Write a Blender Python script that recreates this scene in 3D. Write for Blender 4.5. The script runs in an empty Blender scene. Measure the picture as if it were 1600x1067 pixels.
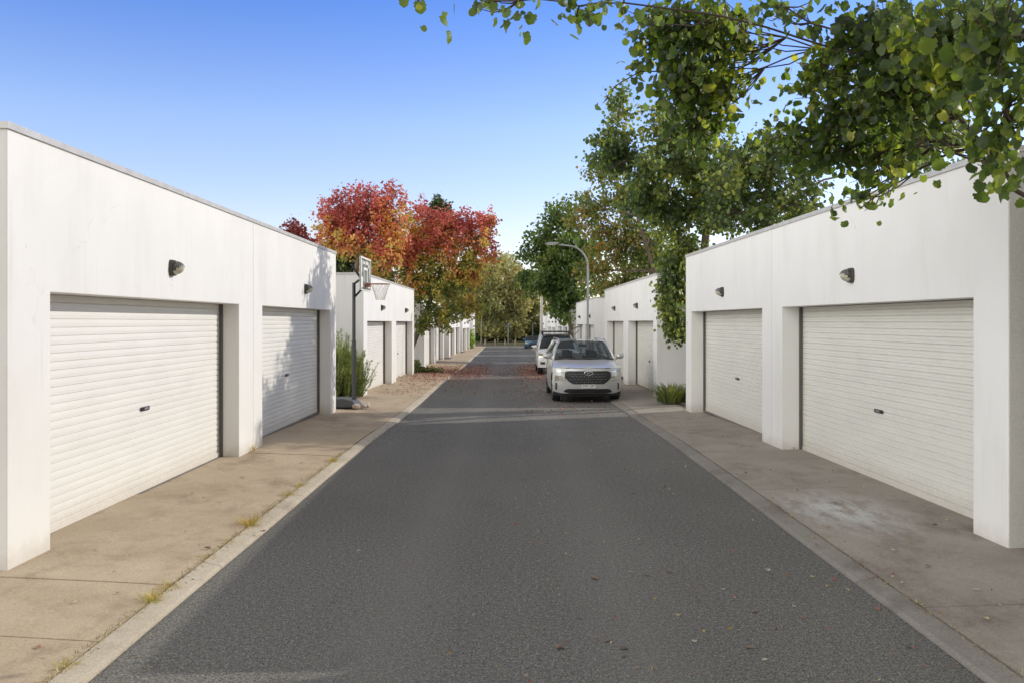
import bpy, bmesh, math, random
import numpy as np
from mathutils import Vector, Matrix
S = bpy.context.scene
COL = S.collection
PI = math.pi
# ------------------------------------------------------------------ camera
CAM_H, F, PX0, PY0 = 2.1, 1350.0, 801.0, 503.0
cd = bpy.data.cameras.new('camera'); cam = bpy.data.objects.new('camera', cd); COL.objects.link(cam)
cam.location = (0, 0, CAM_H); cam.rotation_euler = (math.radians(90), 0, 0)
cd.sensor_width = 36; cd.lens = F/1600*36; cd.shift_y = -30.5/1600; cd.shift_x = -1/1600
cd.clip_start = .05; cd.clip_end = 3000
S.camera = cam
# ------------------------------------------------------------------ light
LD = Vector((-1, -.38, -.55)).normalized()          # the way the sunlight travels
sun_az = math.atan2(-LD.x, -LD.y); sun_el = math.asin(-LD.z)
w = bpy.data.worlds.new('World'); S.world = w; w.use_nodes = True
nt = w.node_tree; nt.nodes.clear()
sky = nt.nodes.new('ShaderNodeTexSky'); sky.sky_type = 'NISHITA'; sky.sun_disc = False
sky.sun_elevation = sun_el; sky.sun_rotation = sun_az
sky.air_density = 1.0; sky.dust_density = .25; sky.ozone_density = 1.6
def wn(t, **kw):
    n_ = nt.nodes.new('ShaderNode'+t)
    for k, v in kw.items(): setattr(n_, k, v)
    return n_
tc = wn('TexCoord'); sp_ = wn('SeparateXYZ'); nt.links.new(tc.outputs['Generated'], sp_.inputs[0])
# low clear sky: paler towards the horizon, deeper blue higher up
tint = wn('ValToRGB'); te = tint.color_ramp.elements
SKY_T = [(.0, (2.2, 2.1, 2.25)), (.10, (2.55, 2.2, 2.4)), (.22, (2.2, 2.15, 2.6)), (.36, (1.02, 1.5, 2.7))]
while len(te) < 4: te.new(.5)
for e_, (p_, c_) in zip(te, SKY_T): e_.position = p_; e_.color = (*c_, 1)
nt.links.new(sp_.outputs[2], tint.inputs[0])
mu = wn('MixRGB', blend_type='MULTIPLY'); mu.inputs[0].default_value = 1
nt.links.new(sky.outputs[0], mu.inputs[1]); nt.links.new(tint.outputs[0], mu.inputs[2])
# unseen fill added to the sky: overhead, behind the camera, brightest opposite the sun
def rng_(sock, a, b):
    m_ = wn('MapRange', interpolation_type='SMOOTHSTEP'); m_.inputs[1].default_value = a; m_.inputs[2].default_value = b; nt.links.new(sock, m_.inputs[0]); return m_.outputs[0]
def mul_(a, b):
    m_ = wn('Math', operation='MULTIPLY'); nt.links.new(a, m_.inputs[0]); nt.links.new(b, m_.inputs[1]); return m_.outputs[0]
def mixc(f, a, col):
    cn = wn('TexNoise'); cn.inputs['Scale'].default_value = 2.2; cn.inputs['Detail'].default_value = 5; nt.links.new(tc.outputs['Generated'], cn.inputs['Vector'])
    cr = wn('ValToRGB')
    for e_, p_, k_ in zip(cr.color_ramp.elements, (.3, .7), (.78, 1.22)): e_.position = p_; e_.color = (col[0]*k_, col[1]*k_, col[2]*k_, 1)
    nt.links.new(cn.outputs['Fac'], cr.inputs[0])
    m_ = wn('MixRGB'); nt.links.new(f, m_.inputs[0]); nt.links.new(a, m_.inputs[1]); nt.links.new(cr.outputs[0], m_.inputs[2]); return m_.outputs[0]
OVER, BACK, ANTI = (5.6, 5.4, 5.3), (11, 10.6, 10.0), (35, 34.8, 34)
dt = wn('VectorMath', operation='DOT_PRODUCT'); nt.links.new(tc.outputs['Generated'], dt.inputs[0]); dt.inputs[1].default_value = (-.935, -.355, 0)
low = rng_(sp_.outputs[2], .85, .35)
c_ = mixc(rng_(sp_.outputs[2], .42, .72), mu.outputs[0], OVER)
c_ = mixc(mul_(rng_(sp_.outputs[1], .15, -.35), low), c_, BACK)
c_ = mixc(mul_(rng_(dt.outputs['Value'], .25, .75), low), c_, ANTI)
bg = nt.nodes.new('ShaderNodeBackground'); bg.inputs[1].default_value = .1
wo = nt.nodes.new('ShaderNodeOutputWorld')
nt.links.new(c_, bg.inputs[0]); nt.links.new(bg.outputs[0], wo.inputs[0])
sd = bpy.data.lights.new('sun', 'SUN'); sd.energy = 3.6; sd.angle = math.radians(.5); sd.color = (1, .93, .82)
sun = bpy.data.objects.new('sun', sd); COL.objects.link(sun)
sun.rotation_euler = LD.to_track_quat('-Z', 'Y').to_euler(); sun.location = (30, 12, 25)
S.view_settings.view_transform = 'Standard'; S.view_settings.look = 'None'
S.view_settings.exposure = -.24; S.view_settings.gamma = 1
S.cycles.max_bounces = 8; S.cycles.diffuse_bounces = 5; S.cycles.transparent_max_bounces = 12

def at(px, py, Y): return Vector(((px-PX0)*Y/F, Y, CAM_H-(py-PY0)*Y/F))
def zr(y): return float(np.interp(y, [0, 15, 25, 38, 50, 75, 100, 118, 150, 400], [0, 0, -.12, -.27, -.42, -.65, -.9, -.95, 1.2, 2.5]))
KLy, KLx = [-12, 12, 20, 38, 53, 107], [-2.47, -2.48, -2.45, -2.66, -2.75, -3.27]
KRy, KRx = [-12, 12, 24, 50, 82, 107], [2.77, 2.75, 2.69, 2.45, 2.1, 1.9]
def kl(y): return float(np.interp(y, KLy, KLx))
def kr(y): return float(np.interp(y, KRy, KRx))

# ------------------------------------------------------------------ materials
class NT:
    def __init__(s, name):
        s.m = bpy.data.materials.new(name); s.m.use_nodes = True; s.t = s.m.node_tree; s.t.nodes.clear()
        s.out = s.n('OutputMaterial')
    def n(s, ty, **kw):
        nd = s.t.nodes.new('ShaderNode'+ty)
        for k, v in kw.items():
            if hasattr(nd, k): setattr(nd, k, v)
        return nd
    def l(s, a, b): s.t.links.new(a, b)
    def coord(s, kind='Object', scale=(1, 1, 1)):
        c = s.n('TexCoord'); mp = s.n('Mapping'); mp.inputs['Scale'].default_value = scale
        s.l(c.outputs[kind], mp.inputs[0]); return mp.outputs[0]
    def pos(s, scale=(1, 1, 1)):
        c = s.n('NewGeometry'); mp = s.n('Mapping'); mp.inputs['Scale'].default_value = scale
        s.l(c.outputs['Position'], mp.inputs[0]); return mp.outputs[0]
    def noise(s, v, scale, detail=4, rough=.55):
        nd = s.n('TexNoise'); nd.inputs['Scale'].default_value = scale; nd.inputs['Detail'].default_value = detail
        nd.inputs['Roughness'].default_value = rough; s.l(v, nd.inputs['Vector']); return nd.outputs['Fac']
    def ramp(s, f, stops):
        r = s.n('ValToRGB'); e = r.color_ramp.elements
        while len(e) < len(stops): e.new(.5)
        for i, (p, c) in enumerate(stops):
            e[i].position = p; e[i].color = (*c, 1) if not isinstance(c, (int, float)) else (c, c, c, 1)
        s.l(f, r.inputs[0]); return r.outputs[0]
    def mix(s, f, a, b, mode='MIX'):
        m = s.n('MixRGB'); m.blend_type = mode
        for i, v in ((0, f), (1, a), (2, b)):
            if isinstance(v, (int, float)): m.inputs[i].default_value = v if i == 0 else (v, v, v, 1)
            elif isinstance(v, tuple): m.inputs[i].default_value = (*v, 1)
            else: s.l(v, m.inputs[i])
        return m.outputs[0]
    def math(s, op, a, b=0.0, c=None):
        m = s.n('Math'); m.operation = op
        for i, v in enumerate((a, b) if c is None else (a, b, c)):
            if isinstance(v, (int, float)): m.inputs[i].default_value = v
            else: s.l(v, m.inputs[i])
        return m.outputs[0]
    def bump(s, h, strength, dist):
        b = s.n('Bump'); b.inputs['Strength'].default_value = strength; b.inputs['Distance'].default_value = dist
        s.l(h, b.inputs['Height']); return b.outputs[0]
    def bsdf(s, col, rough=.8, normal=None, metal=0, spec=.5, coat=0):
        b = s.n('BsdfPrincipled')
        for k, v in (('Base Color', col), ('Roughness', rough)):
            if isinstance(v, tuple): b.inputs[k].default_value = (*v, 1)
            elif isinstance(v, (int, float)): b.inputs[k].default_value = v
            else: s.l(v, b.inputs[k])
        b.inputs['Metallic'].default_value = metal; b.inputs['Specular IOR Level'].default_value = spec
        b.inputs['Coat Weight'].default_value = coat
        if normal: s.l(normal, b.inputs['Normal'])
        s.l(b.outputs[0], s.out.inputs[0]); return b
MATS = {}
def mat(name, col, rough=.7, metal=0, coat=0, var=.12, scale=6, spec=.5, bump=0):
    if name in MATS: return MATS[name]
    t = NT(name); p = t.pos(); f = t.noise(p, scale, 5)
    a = tuple(c*(1-var) for c in col); b = tuple(min(1, c*(1+var)) for c in col)
    c = t.ramp(f, [(.3, a), (.7, b)])
    nm = t.bump(t.noise(p, scale*12, 3), bump, .01) if bump else None
    t.bsdf(c, rough, nm, metal, spec, coat); MATS[name] = t.m; return t.m

def m_render():
    t = NT('white_render'); p = t.pos()
    st = t.noise(t.pos((1.5, 1.5, .35)), 1.6, 7, .6); big = t.noise(p, .6, 4)
    c = t.ramp(st, [(.28, (.665, .65, .62)), (.45, (.742, .733, .705)), (.7, (.77, .76, .735))])
    c = t.mix(.5, c, t.ramp(big, [(.35, (.69, .68, .65)), (.6, (.765, .757, .735))]))
    # scuffs and mould spots with their own outline
    sp = t.ramp(t.noise(p, 5.5, 8, .72), [(.66, 0), (.74, 1)])
    c = t.mix(t.math('MULTIPLY', sp, .22), c, (.42, .38, .32))
    # grime splashed on the foot of the wall
    gz = t.n('SeparateXYZ'); t.l(t.coord('Object'), gz.inputs[0])
    foot = t.ramp(t.math('ADD', gz.outputs[2], t.math('MULTIPLY', t.noise(p, 9, 6), .22)), [(.08, .5), (.3, 0)])
    c = t.mix(foot, c, (.42, .35, .26))
    wp = t.n('VectorMath'); wp.operation = 'ADD'; t.l(p, wp.inputs[0])
    nz = t.n('TexNoise'); nz.inputs['Scale'].default_value = 2.5; nz.inputs['Detail'].default_value = 5; t.l(p, nz.inputs['Vector']); t.l(nz.outputs['Color'], wp.inputs[1])
    vc = t.n('TexVoronoi'); vc.feature = 'DISTANCE_TO_EDGE'; vc.inputs['Scale'].default_value = .5; t.l(wp.outputs[0], vc.inputs['Vector'])
    ck = t.math('MULTIPLY', t.ramp(vc.outputs['Distance'], [(.0008, .45), (.0022, 0)]), t.ramp(t.noise(p, .8, 2), [(.58, 0), (.64, 1)]))
    c = t.mix(ck, c, (.35, .32, .27))
    pa = t.ramp(t.noise(t.pos((1, 1, 1.3)), .95, 1, .2), [(.60, 0), (.61, .14)]); c = t.mix(pa, c, (.80, .795, .78))   # touched-up paint
    vein = t.ramp(t.noise(t.pos((6, 6, .3)), 2.2, 3), [(.62, 0), (.75, .16)])
    c = t.mix(vein, c, (.45, .42, .37))
    h = t.noise(p, 260, 3); nm = t.bump(h, .25, .003); h2 = t.bump(t.noise(p, 3, 3), .2, .01); 
    t.bsdf(c, .88, nm, spec=.25); return t.m
def m_render_rough():
    t = NT('textured_render'); p = t.pos()
    c = t.ramp(t.noise(p, 1.2, 6), [(.3, (.48, .465, .42)), (.7, (.58, .565, .52))])
    c = t.mix(.4, c, t.ramp(t.noise(p, 90, 2), [(.3, (.4, .38, .33)), (.7, (.62, .61, .57))]))
    t.bsdf(c, .95, t.bump(t.noise(p, 110, 3), .6, .006), spec=.2); return t.m
def m_asphalt():
    t = NT('asphalt'); p = t.pos()
    big = t.noise(t.pos((1, .3, 1)), .5, 5)
    c = t.ramp(big, [(.3, (.142, .139, .127)), (.7, (.182, .177, .161))])
    pt = t.ramp(t.noise(p, .35, 3, .5), [(.42, 0), (.6, .35)]); c = t.mix(pt, c, (.19, .184, .168))
    fine = t.noise(p, 75, 3, .75); mid = t.noise(p, 26, 4, .8)
    c = t.mix(1, c, t.ramp(fine, [(.34, .08), (.5, .46), (.68, 1.0)]), 'OVERLAY')
    c = t.mix(.9, c, t.ramp(mid, [(.36, .3), (.5, .5), (.64, .72)]), 'OVERLAY')
    for sc_, th, br_ in ((60, .12, .40), (31, .085, .50)):      # pale stones in the mix
        v = t.n('TexVoronoi'); v.inputs['Scale'].default_value = sc_; t.l(p, v.inputs['Vector'])
        m_ = t.math('MULTIPLY', t.ramp(v.outputs['Distance'], [(th*.6, 1), (th*1.2, 0)]), t.ramp(t.noise(p, 9, 2), [(.44, 0), (.6, .85)]))
        c = t.mix(m_, c, (br_, br_*.96, br_*.9))
    # wheel tracks and oily drips
    tr = t.n('SeparateXYZ'); t.l(t.n('NewGeometry').outputs['Position'], tr.inputs[0])
    wv = t.math('ABSOLUTE', t.math('SUBTRACT', t.math('ABSOLUTE', tr.outputs[0]), .85))
    track = t.ramp(t.math('ADD', wv, t.math('MULTIPLY', t.noise(t.pos((1, .1, 1)), 2.2, 5), .5)), [(.3, .3), (.75, 0)])
    c = t.mix(track, c, (.225, .218, .200))
    oil = t.ramp(t.noise(t.pos((1, .45, 1)), 1.5, 6, .6), [(.63, 0), (.74, .4)]); c = t.mix(oil, c, (.05, .048, .045))
    # a few meandering cracks
    wp = t.n('VectorMath'); wp.operation = 'ADD'; t.l(p, wp.inputs[0])
    nz = t.n('TexNoise'); nz.inputs['Scale'].default_value = 1.7; nz.inputs['Detail'].default_value = 6; t.l(p, nz.inputs['Vector']); t.l(nz.outputs['Color'], wp.inputs[1])
    vc = t.n('TexVoronoi'); vc.feature = 'DISTANCE_TO_EDGE'; vc.inputs['Scale'].default_value = .28; t.l(wp.outputs[0], vc.inputs['Vector'])
    ck = t.math('MULTIPLY', t.ramp(vc.outputs['Distance'], [(.0012, .75), (.0035, 0)]), t.ramp(t.noise(p, .45, 2), [(.6, 0), (.66, .8)]))
    c = t.mix(ck, c, (.03, .028, .026))
    h = t.math('ADD', fine, t.math('MULTIPLY', mid, .8))
    t.bsdf(c, .82, t.bump(h, .9, .014), spec=.32); return t.m
def m_concrete(name, a, b, blot, smear=False):
    t = NT(name); p = t.pos()
    c = t.ramp(t.noise(p, .9, 7, .6), [(.3, a), (.7, b)])
    st = t.ramp(t.noise(p, 2.3, 8, .7), [(.5, 0), (.72, .55)])
    c = t.mix(st, c, blot)
    rs = t.ramp(t.noise(t.pos((1, .6, 1)), 1.1, 9, .75), [(.52, 0), (.66, .6)]); c = t.mix(rs, c, tuple(k*.72 for k in blot[:1])+tuple(k*.66 for k in blot[1:]))
    fine = t.noise(p, 60, 4, .8)
    c = t.mix(.6, c, t.ramp(fine, [(.3, .3), (.7, .72)]), 'OVERLAY')
    v = t.n('TexVoronoi'); v.inputs['Scale'].default_value = 26; t.l(p, v.inputs['Vector'])
    g = t.math('MULTIPLY', t.ramp(v.outputs['Distance'], [(.05, 1), (.1, 0)]), t.ramp(t.noise(p, 3, 2), [(.5, 0), (.65, .7)]))
    c = t.mix(g, c, (.1, .085, .07))
    if smear:                                   # chalky spill in front of the near door
        sub = t.n('VectorMath'); sub.operation = 'SUBTRACT'; sub.inputs[1].default_value = (3.55, 9.3, 0)
        t.l(t.n('NewGeometry').outputs['Position'], sub.inputs[0])
        sc = t.n('VectorMath'); sc.operation = 'MULTIPLY'; sc.inputs[1].default_value = (1.3, .75, 0); t.l(sub.outputs[0], sc.inputs[0])
        ln = t.n('VectorMath'); ln.operation = 'LENGTH'; t.l(sc.outputs[0], ln.inputs[0])
        ms = t.ramp(ln.outputs['Value'], [(.2, 1), (1.0, 0)])
        nz = t.ramp(t.noise(t.pos((2, .7, 1)), 3.5, 10, .75), [(.40, 0), (.58, .9)])
        c = t.mix(t.math('MULTIPLY', ms, nz), c, (.52, .52, .5))
        sp = t.n('TexVoronoi'); sp.inputs['Scale'].default_value = 17; t.l(p, sp.inputs['Vector'])
        c = t.mix(t.math('MULTIPLY', t.ramp(sp.outputs['Distance'], [(.08, 1), (.14, 0)]), t.ramp(t.noise(p, 1.7, 4), [(.48, 0), (.6, .7)])), c, (.48, .47, .45))
    t.bsdf(c, .9, t.bump(fine, .35, .006), spec=.25); return t.m
def m_door(name, col):
    t = NT(name); p = t.pos()
    c = t.ramp(t.noise(t.pos((1, 1, 3)), 1.1, 5), [(.3, tuple(k*.93 for k in col)), (.7, col)])
    gz = t.n('SeparateXYZ'); t.l(t.coord('Object'), gz.inputs[0])
    foot = t.ramp(t.math('ADD', gz.outputs[2], t.math('MULTIPLY', t.noise(p, 14, 6), .3)), [(.12, .45), (.4, 0)])
    c = t.mix(foot, c, (.45, .37, .28))
    sp = t.ramp(t.noise(p, 22, 4, .7), [(.73, 0), (.78, .5)])
    c = t.mix(sp, c, (.35, .28, .2))
    t.bsdf(c, .42, t.bump(t.noise(p, 4, 2), .12, .01), spec=.4); return t.m
def m_leaf(name, stops, nscale=.5, rnd=.35, zgrad=None, transl=.35, rough=.45, spread=1.0, tmul=(2.0, 1.9, 1.0)):
    t = NT(name); g = t.n('NewGeometry')
    f = t.noise(t.pos(), nscale, 3, .6)
    f = t.math('ADD', t.math('MULTIPLY', t.math('SUBTRACT', f, .5), 1.6*spread), .5)
    f = t.math('ADD', f, t.math('MULTIPLY', t.math('SUBTRACT', g.outputs['Random Per Island'], .5), rnd))
    if zgrad:
        z0, z1, k = zgrad; sx = t.n('SeparateXYZ'); t.l(g.outputs['Position'], sx.inputs[0])
        mr = t.n('MapRange'); mr.inputs[1].default_value = z0; mr.inputs[2].default_value = z1; t.l(sx.outputs[2], mr.inputs[0])
        f = t.math('ADD', t.math('MULTIPLY', f, 1-k), t.math('MULTIPLY', mr.outputs[0], k))
    c = t.ramp(f, stops)
    b = t.bsdf(c, rough, spec=.45)
    tr = t.n('BsdfTranslucent'); t.l(t.mix(1, c, tmul, 'MULTIPLY'), tr.inputs[0])
    ms = t.n('MixShader'); ms.inputs[0].default_value = transl
    t.l(b.outputs[0], ms.inputs[1]); t.l(tr.outputs[0], ms.inputs[2]); t.l(ms.outputs[0], t.out.inputs[0])
    return t.m
def m_bark(name, a, b, scale=6):
    t = NT(name); c = t.ramp(t.noise(t.pos((1, 1, .25)), scale, 6, .65), [(.3, a), (.7, b)])
    t.bsdf(c, .95, t.bump(t.noise(t.pos((1, 1, .2)), scale*5, 4), .6, .02), spec=.15); return t.m
def m_glass(name, tint, a=.5):
    t = NT(name); tr = t.n('BsdfTransparent'); tr.inputs[0].default_value = (*tint, 1)
    gl = t.n('BsdfGlossy'); gl.inputs['Roughness'].default_value = .03; gl.inputs[0].default_value = (.9, .95, 1, 1)
    fr = t.n('LayerWeight')
    ms = t.n('MixShader'); t.l(t.math('ADD', t.math('MULTIPLY', t.math('POWER', fr.outputs['Facing'], 4), .5), .06), ms.inputs[0])
    t.l(tr.outputs[0], ms.inputs[1]); t.l(gl.outputs[0], ms.inputs[2]); t.l(ms.outputs[0], t.out.inputs[0]); return t.m

M = dict(
    wall=m_render(), wallr=m_render_rough(), asphalt=m_asphalt(),
    apl=m_concrete('buff_concrete', (.37, .295, .205), (.46, .38, .28), (.28, .215, .145)),
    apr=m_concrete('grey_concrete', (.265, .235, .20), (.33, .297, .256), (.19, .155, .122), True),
    kerb=m_concrete('kerb_concrete', (.41, .36, .285), (.49, .44, .36), (.31, .265, .205)),
    kerbr=m_concrete('shade_toned_kerb_concrete', (.20, .185, .16), (.26, .24, .215), (.15, .135, .115)),  # kerb concrete again, with the right side's shade put into its colour
    door=m_door('cream_steel', (.77, .76, .72)), door2=m_door('warm_cream_steel', (.72, .71, .65)),
    soil=mat('soil', (.11, .082, .058), .95, var=.4, scale=3, bump=.6),
    cap=mat('capping_steel', (.50, .49, .47), .5, .3), joint=mat('joint_sealant', (.50, .49, .46), .9),
    black=mat('black_metal', (.03, .03, .032), .5), plastic=mat('black_plastic', (.022, .022, .024), .45, var=.3),
    lamp=mat('lamp_housing', (.06, .057, .05), .5, .2, var=.3, scale=30), lens=mat('lamp_lens', (.48, .45, .35), .25, scale=20),
    galv=mat('galvanised_steel', (.26, .27, .27), .55, .3), conc=mat('pole_concrete', (.42, .41, .38), .9),
    bark=m_bark('grey_brown_bark', (.13, .10, .075), (.30, .245, .19)), twig=m_bark('twig_bark', (.06, .045, .035), (.12, .09, .07)),
    gum=m_bark('pale_gum_bark', (.24, .20, .16), (.50, .46, .39), 3),
    tyre=mat('tyre_rubber', (.028, .028, .029), .85), rim=mat('alloy', (.35, .36, .37), .35, .8),
    silver=mat('silver_paint', (.58, .58, .56), .34, .35, coat=.7, var=.03, scale=2),
    white=mat('white_paint', (.74, .74, .73), .35, 0, coat=.6, var=.04), blue=mat('blue_paint', (.03, .10, .16), .35, .4, coat=.8, var=.05),
    grey=mat('grey_paint', (.22, .23, .25), .35, .4, coat=.8), chrome=mat('chrome', (.75, .75, .76), .15, 1),
    seat=mat('seat_fabric', (.03, .032, .036), .9), glass=m_glass('tinted_glass', (.44, .50, .54)),
    hl=mat('headlamp_glass', (.62, .62, .57), .12, .6, coat=1, var=.5, scale=14), plate=mat('plate_white', (.78, .78, .74), .5),
    ink=mat('plate_ink', (.03, .03, .05), .6), timber=mat('grey_timber', (.40, .36, .29), .9, var=.3),
    crumb=m_leaf('dead_crumbs', [(.2, (.20, .14, .08)), (.6, (.36, .29, .15)), (.9, (.42, .38, .16))], 4, .9, transl=.1),
    grass_dry=m_leaf('dry_grass', [(.2, (.34, .25, .10)), (.6, (.50, .42, .16)), (.9, (.30, .32, .08))], 3, .8),
    grass=m_leaf('strappy_green', [(.2, (.06, .09, .025)), (.55, (.13, .17, .05)), (.9, (.27, .27, .10))], 3, .8, rough=.5),
    pear=m_leaf('pear_leaf', [(.1, (.042, .070, .035)), (.45, (.078, .118, .048)), (.7, (.13, .17, .06)), (.95, (.25, .27, .08))], .9, .8, transl=.48, tmul=(3, 2.8, 1.2)),
    pear_far=m_leaf('pear_leaf_turning', [(.1, (.055, .09, .03)), (.4, (.10, .15, .04)), (.62, (.20, .22, .055)), (.82, (.28, .20, .07)), (1.0, (.32, .13, .06))], .45, .6, transl=.42),
    plane=m_leaf('dark_leaf', [(.1, (.045, .08, .026)), (.5, (.08, .13, .034)), (.8, (.14, .20, .045)), (.97, (.24, .22, .05))], .5, .5, transl=.42),
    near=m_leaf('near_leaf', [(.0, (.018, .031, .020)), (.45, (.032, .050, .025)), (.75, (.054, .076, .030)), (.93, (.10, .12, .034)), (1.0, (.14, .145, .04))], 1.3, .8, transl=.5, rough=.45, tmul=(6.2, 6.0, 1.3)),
    red=m_leaf('autumn_leaf', [(.22, (.17, .23, .06)), (.36, (.42, .42, .09)), (.46, (.60, .44, .10)), (.53, (.62, .28, .10)), (.63, (.54, .15, .11)), (.78, (.44, .11, .105)), (.95, (.27, .075, .08))], .75, .40, (2.8, 7.8, .56), .38, spread=1.8, tmul=(1.5, 1.25, 1.0)),
    darkred=m_leaf('plum_leaf', [(.2, (.22, .04, .03)), (.8, (.12, .02, .025))], .8, .5),
    olive=m_leaf('gum_leaf', [(.1, (.16, .17, .07)), (.45, (.28, .28, .12)), (.7, (.40, .37, .16)), (.95, (.44, .31, .14))], .12, .5, spread=1.3),
    dkg=m_leaf('evergreen_leaf', [(.1, (.025, .04, .018)), (.6, (.05, .08, .028)), (.95, (.10, .13, .045))], .4, .5),
    rose=m_leaf('rosemary_leaf', [(.1, (.10, .14, .05)), (.5, (.20, .26, .085)), (.9, (.34, .38, .14))], 2, .6),
    lime=m_leaf('lime_leaf', [(.1, (.12, .22, .03)), (.9, (.30, .42, .05))], 2, .5),
    fall=m_leaf('fallen_leaf', [(.1, (.30, .24, .17)), (.4, (.22, .11, .06)), (.6, (.30, .07, .06)), (.8, (.42, .33, .22)), (.95, (.45, .28, .05))], 4, 1.2, transl=.1),
    litter=m_leaf('red_litter', [(.1, (.22, .10, .09)), (.5, (.38, .14, .12)), (.8, (.42, .22, .16)), (.95, (.45, .35, .22))], 2, .9, transl=.1, rough=.8),
)
# ------------------------------------------------------------------ object helpers
def tag(o, label=None, cat=None, group=None, kind=None):
    for k, v in (('label', label), ('category', cat), ('group', group), ('kind', kind)):
        if v: o[k] = v
    return o
def empty(name, loc=(0, 0, 0), rz=0, **kw):
    o = bpy.data.objects.new(name, None); COL.objects.link(o); o.location = loc; o.rotation_euler.z = rz
    o.empty_display_size = .2; return tag(o, **kw)
def raw(name, V, Fc, m, parent=None, smooth=False, loc=None):
    me = bpy.data.meshes.new(name)
    if isinstance(Fc, np.ndarray):
        n, k = Fc.shape; me.vertices.add(len(V)); me.vertices.foreach_set('co', np.asarray(V, np.float32).ravel())
        me.loops.add(n*k); me.loops.foreach_set('vertex_index', Fc.astype(np.int32).ravel())
        me.polygons.add(n); me.polygons.foreach_set('loop_start', np.arange(0, n*k, k, dtype=np.int32))
        me.update(calc_edges=True); me.validate()
    else:
        me.from_pydata([tuple(v) for v in V], [], Fc); me.update()
    if smooth: me.polygons.foreach_set('use_smooth', [True]*len(me.polygons))
    for x in (m if isinstance(m, (list, tuple)) else [m]): me.materials.append(x)
    o = bpy.data.objects.new(name, me); COL.objects.link(o)
    if parent: o.parent = parent
    if loc: o.location = loc
    return o
class MB:
    """collects shapes, then links them as ONE mesh"""
    def __init__(s): s.V = []; s.F = []
    def add(s, V, Fc):
        b = len(s.V); s.V += [tuple(v) for v in V]; s.F += [tuple(i+b for i in f) for f in Fc]; return s
    def box(s, x0, x1, y0, y1, z0, z1, M4=None):
        V = [Vector((x, y, z)) for x in (x0, x1) for y in (y0, y1) for z in (z0, z1)]
        if M4: V = [M4 @ v for v in V]
        return s.add(V, [(0, 1, 3, 2), (4, 6, 7, 5), (0, 4, 5, 1), (2, 3, 7, 6), (0, 2, 6, 4), (1, 5, 7, 3)])
    def tube(s, pts, rad, k=8, cap=True):
        pts = [Vector(p) for p in pts]; n = len(pts)
        if not hasattr(rad, '__len__'): rad = [rad]*n
        V = []; up = Vector((0, 0, 1)); a = None
        for i, p in enumerate(pts):
            d = (pts[min(i+1, n-1)]-pts[max(i-1, 0)])
            if d.length < 1e-9: d = Vector((0, 0, 1))
            d.normalize()
            if a is None: a = d.cross(up) if abs(d.z) < .95 else d.cross(Vector((0, 1, 0)))
            a = (a - d*a.dot(d)).normalized(); b = d.cross(a)
            for j in range(k):
                t = 2*PI*j/k; V.append(p+(a*math.cos(t)+b*math.sin(t))*rad[i])
        Fc = [(i*k+j, i*k+(j+1) % k, (i+1)*k+(j+1) % k, (i+1)*k+j) for i in range(n-1) for j in range(k)]
        if cap: Fc += [tuple(range(k-1, -1, -1)), tuple((n-1)*k+j for j in range(k))]
        return s.add(V, Fc)
    def prism(s, poly, fn0, fn1):
        """poly: 2-D outline; fn0/fn1 map a 2-D point to the two 3-D faces"""
        n = len(poly); V = [fn0(*p) for p in poly]+[fn1(*p) for p in poly]
        Fc = [tuple(range(n-1, -1, -1)), tuple(range(n, 2*n))]+[(i, (i+1) % n, n+(i+1) % n, n+i) for i in range(n)]
        return s.add(V, Fc)
    def grid(s, fn, us, vs):
        V = [fn(u, v) for u in us for v in vs]; nv = len(vs)
        return s.add(V, [(i*nv+j, i*nv+j+1, (i+1)*nv+j+1, (i+1)*nv+j) for i in range(len(us)-1) for j in range(nv-1)])
    def build(s, name, m, parent=None, smooth=False, bevel=0, loc=None):
        o = raw(name, s.V, s.F, m, parent, smooth, loc)
        if bevel:
            b = o.modifiers.new('bevel', 'BEVEL'); b.width = bevel; b.segments = 2; b.limit_method = 'ANGLE'; b.angle_limit = .6
        return o
def lin(a, b, n): return [a+(b-a)*i/(n-1) for i in range(n)]

# ------------------------------------------------------------------ ground, road, kerbs
ys = lin(-12, 104, 117)
def strip(name, xa, xb, za, zb, m, y=ys, nx=2, thick=0):
    b = MB(); b.grid(lambda yy, t: (xa(yy)+(xb(yy)-xa(yy))*t, yy, za(yy)+(zb(yy)-za(yy))*t), y, lin(0, 1, nx))
    o = b.build(name, m); tag(o, kind='structure'); return o
g = MB()
gx = [-600, -200, -80, -40, -20, -12, -8, -3.5, 0, 3.5, 8, 12, 20, 40, 80, 200, 600]
gy = [-40, -12, 0, 15, 25, 38, 50, 62, 75, 88, 100, 104, 109.5, 112, 118, 126, 136, 150, 200, 400, 1500]
g.grid(lambda yy, xx: (xx, yy, zr(yy)-.06-(0 if yy > 111 else .02)), gy, gx)
gm = NT('dry_grass_ground'); gc = gm.ramp(gm.noise(gm.pos(), 1.4, 6), [(.3, (.12, .10, .055)), (.5, (.17, .155, .075)), (.7, (.10, .12, .045))]); gm.bsdf(gc, .95, gm.bump(gm.noise(gm.pos(), 20, 3), .6, .03))
tag(g.build('ground', gm.m), kind='structure')
strip('road', lambda y: kl(y)-.02, lambda y: kr(y)+.02, zr, zr, M['asphalt'], nx=5)
b = MB(); b.grid(lambda yy, xx: (xx, yy, zr(yy)-.004), [104, 107, 109.6], [-60, -3.3, 2.0, 60]); tag(b.build('cross_road', M['asphalt']), kind='structure')
b = MB().box(-60, 60, 109.6, 109.85, zr(109)-.1, zr(109)+.11); tag(b.build('far_kerb', M['kerbr']), kind='structure')
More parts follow.
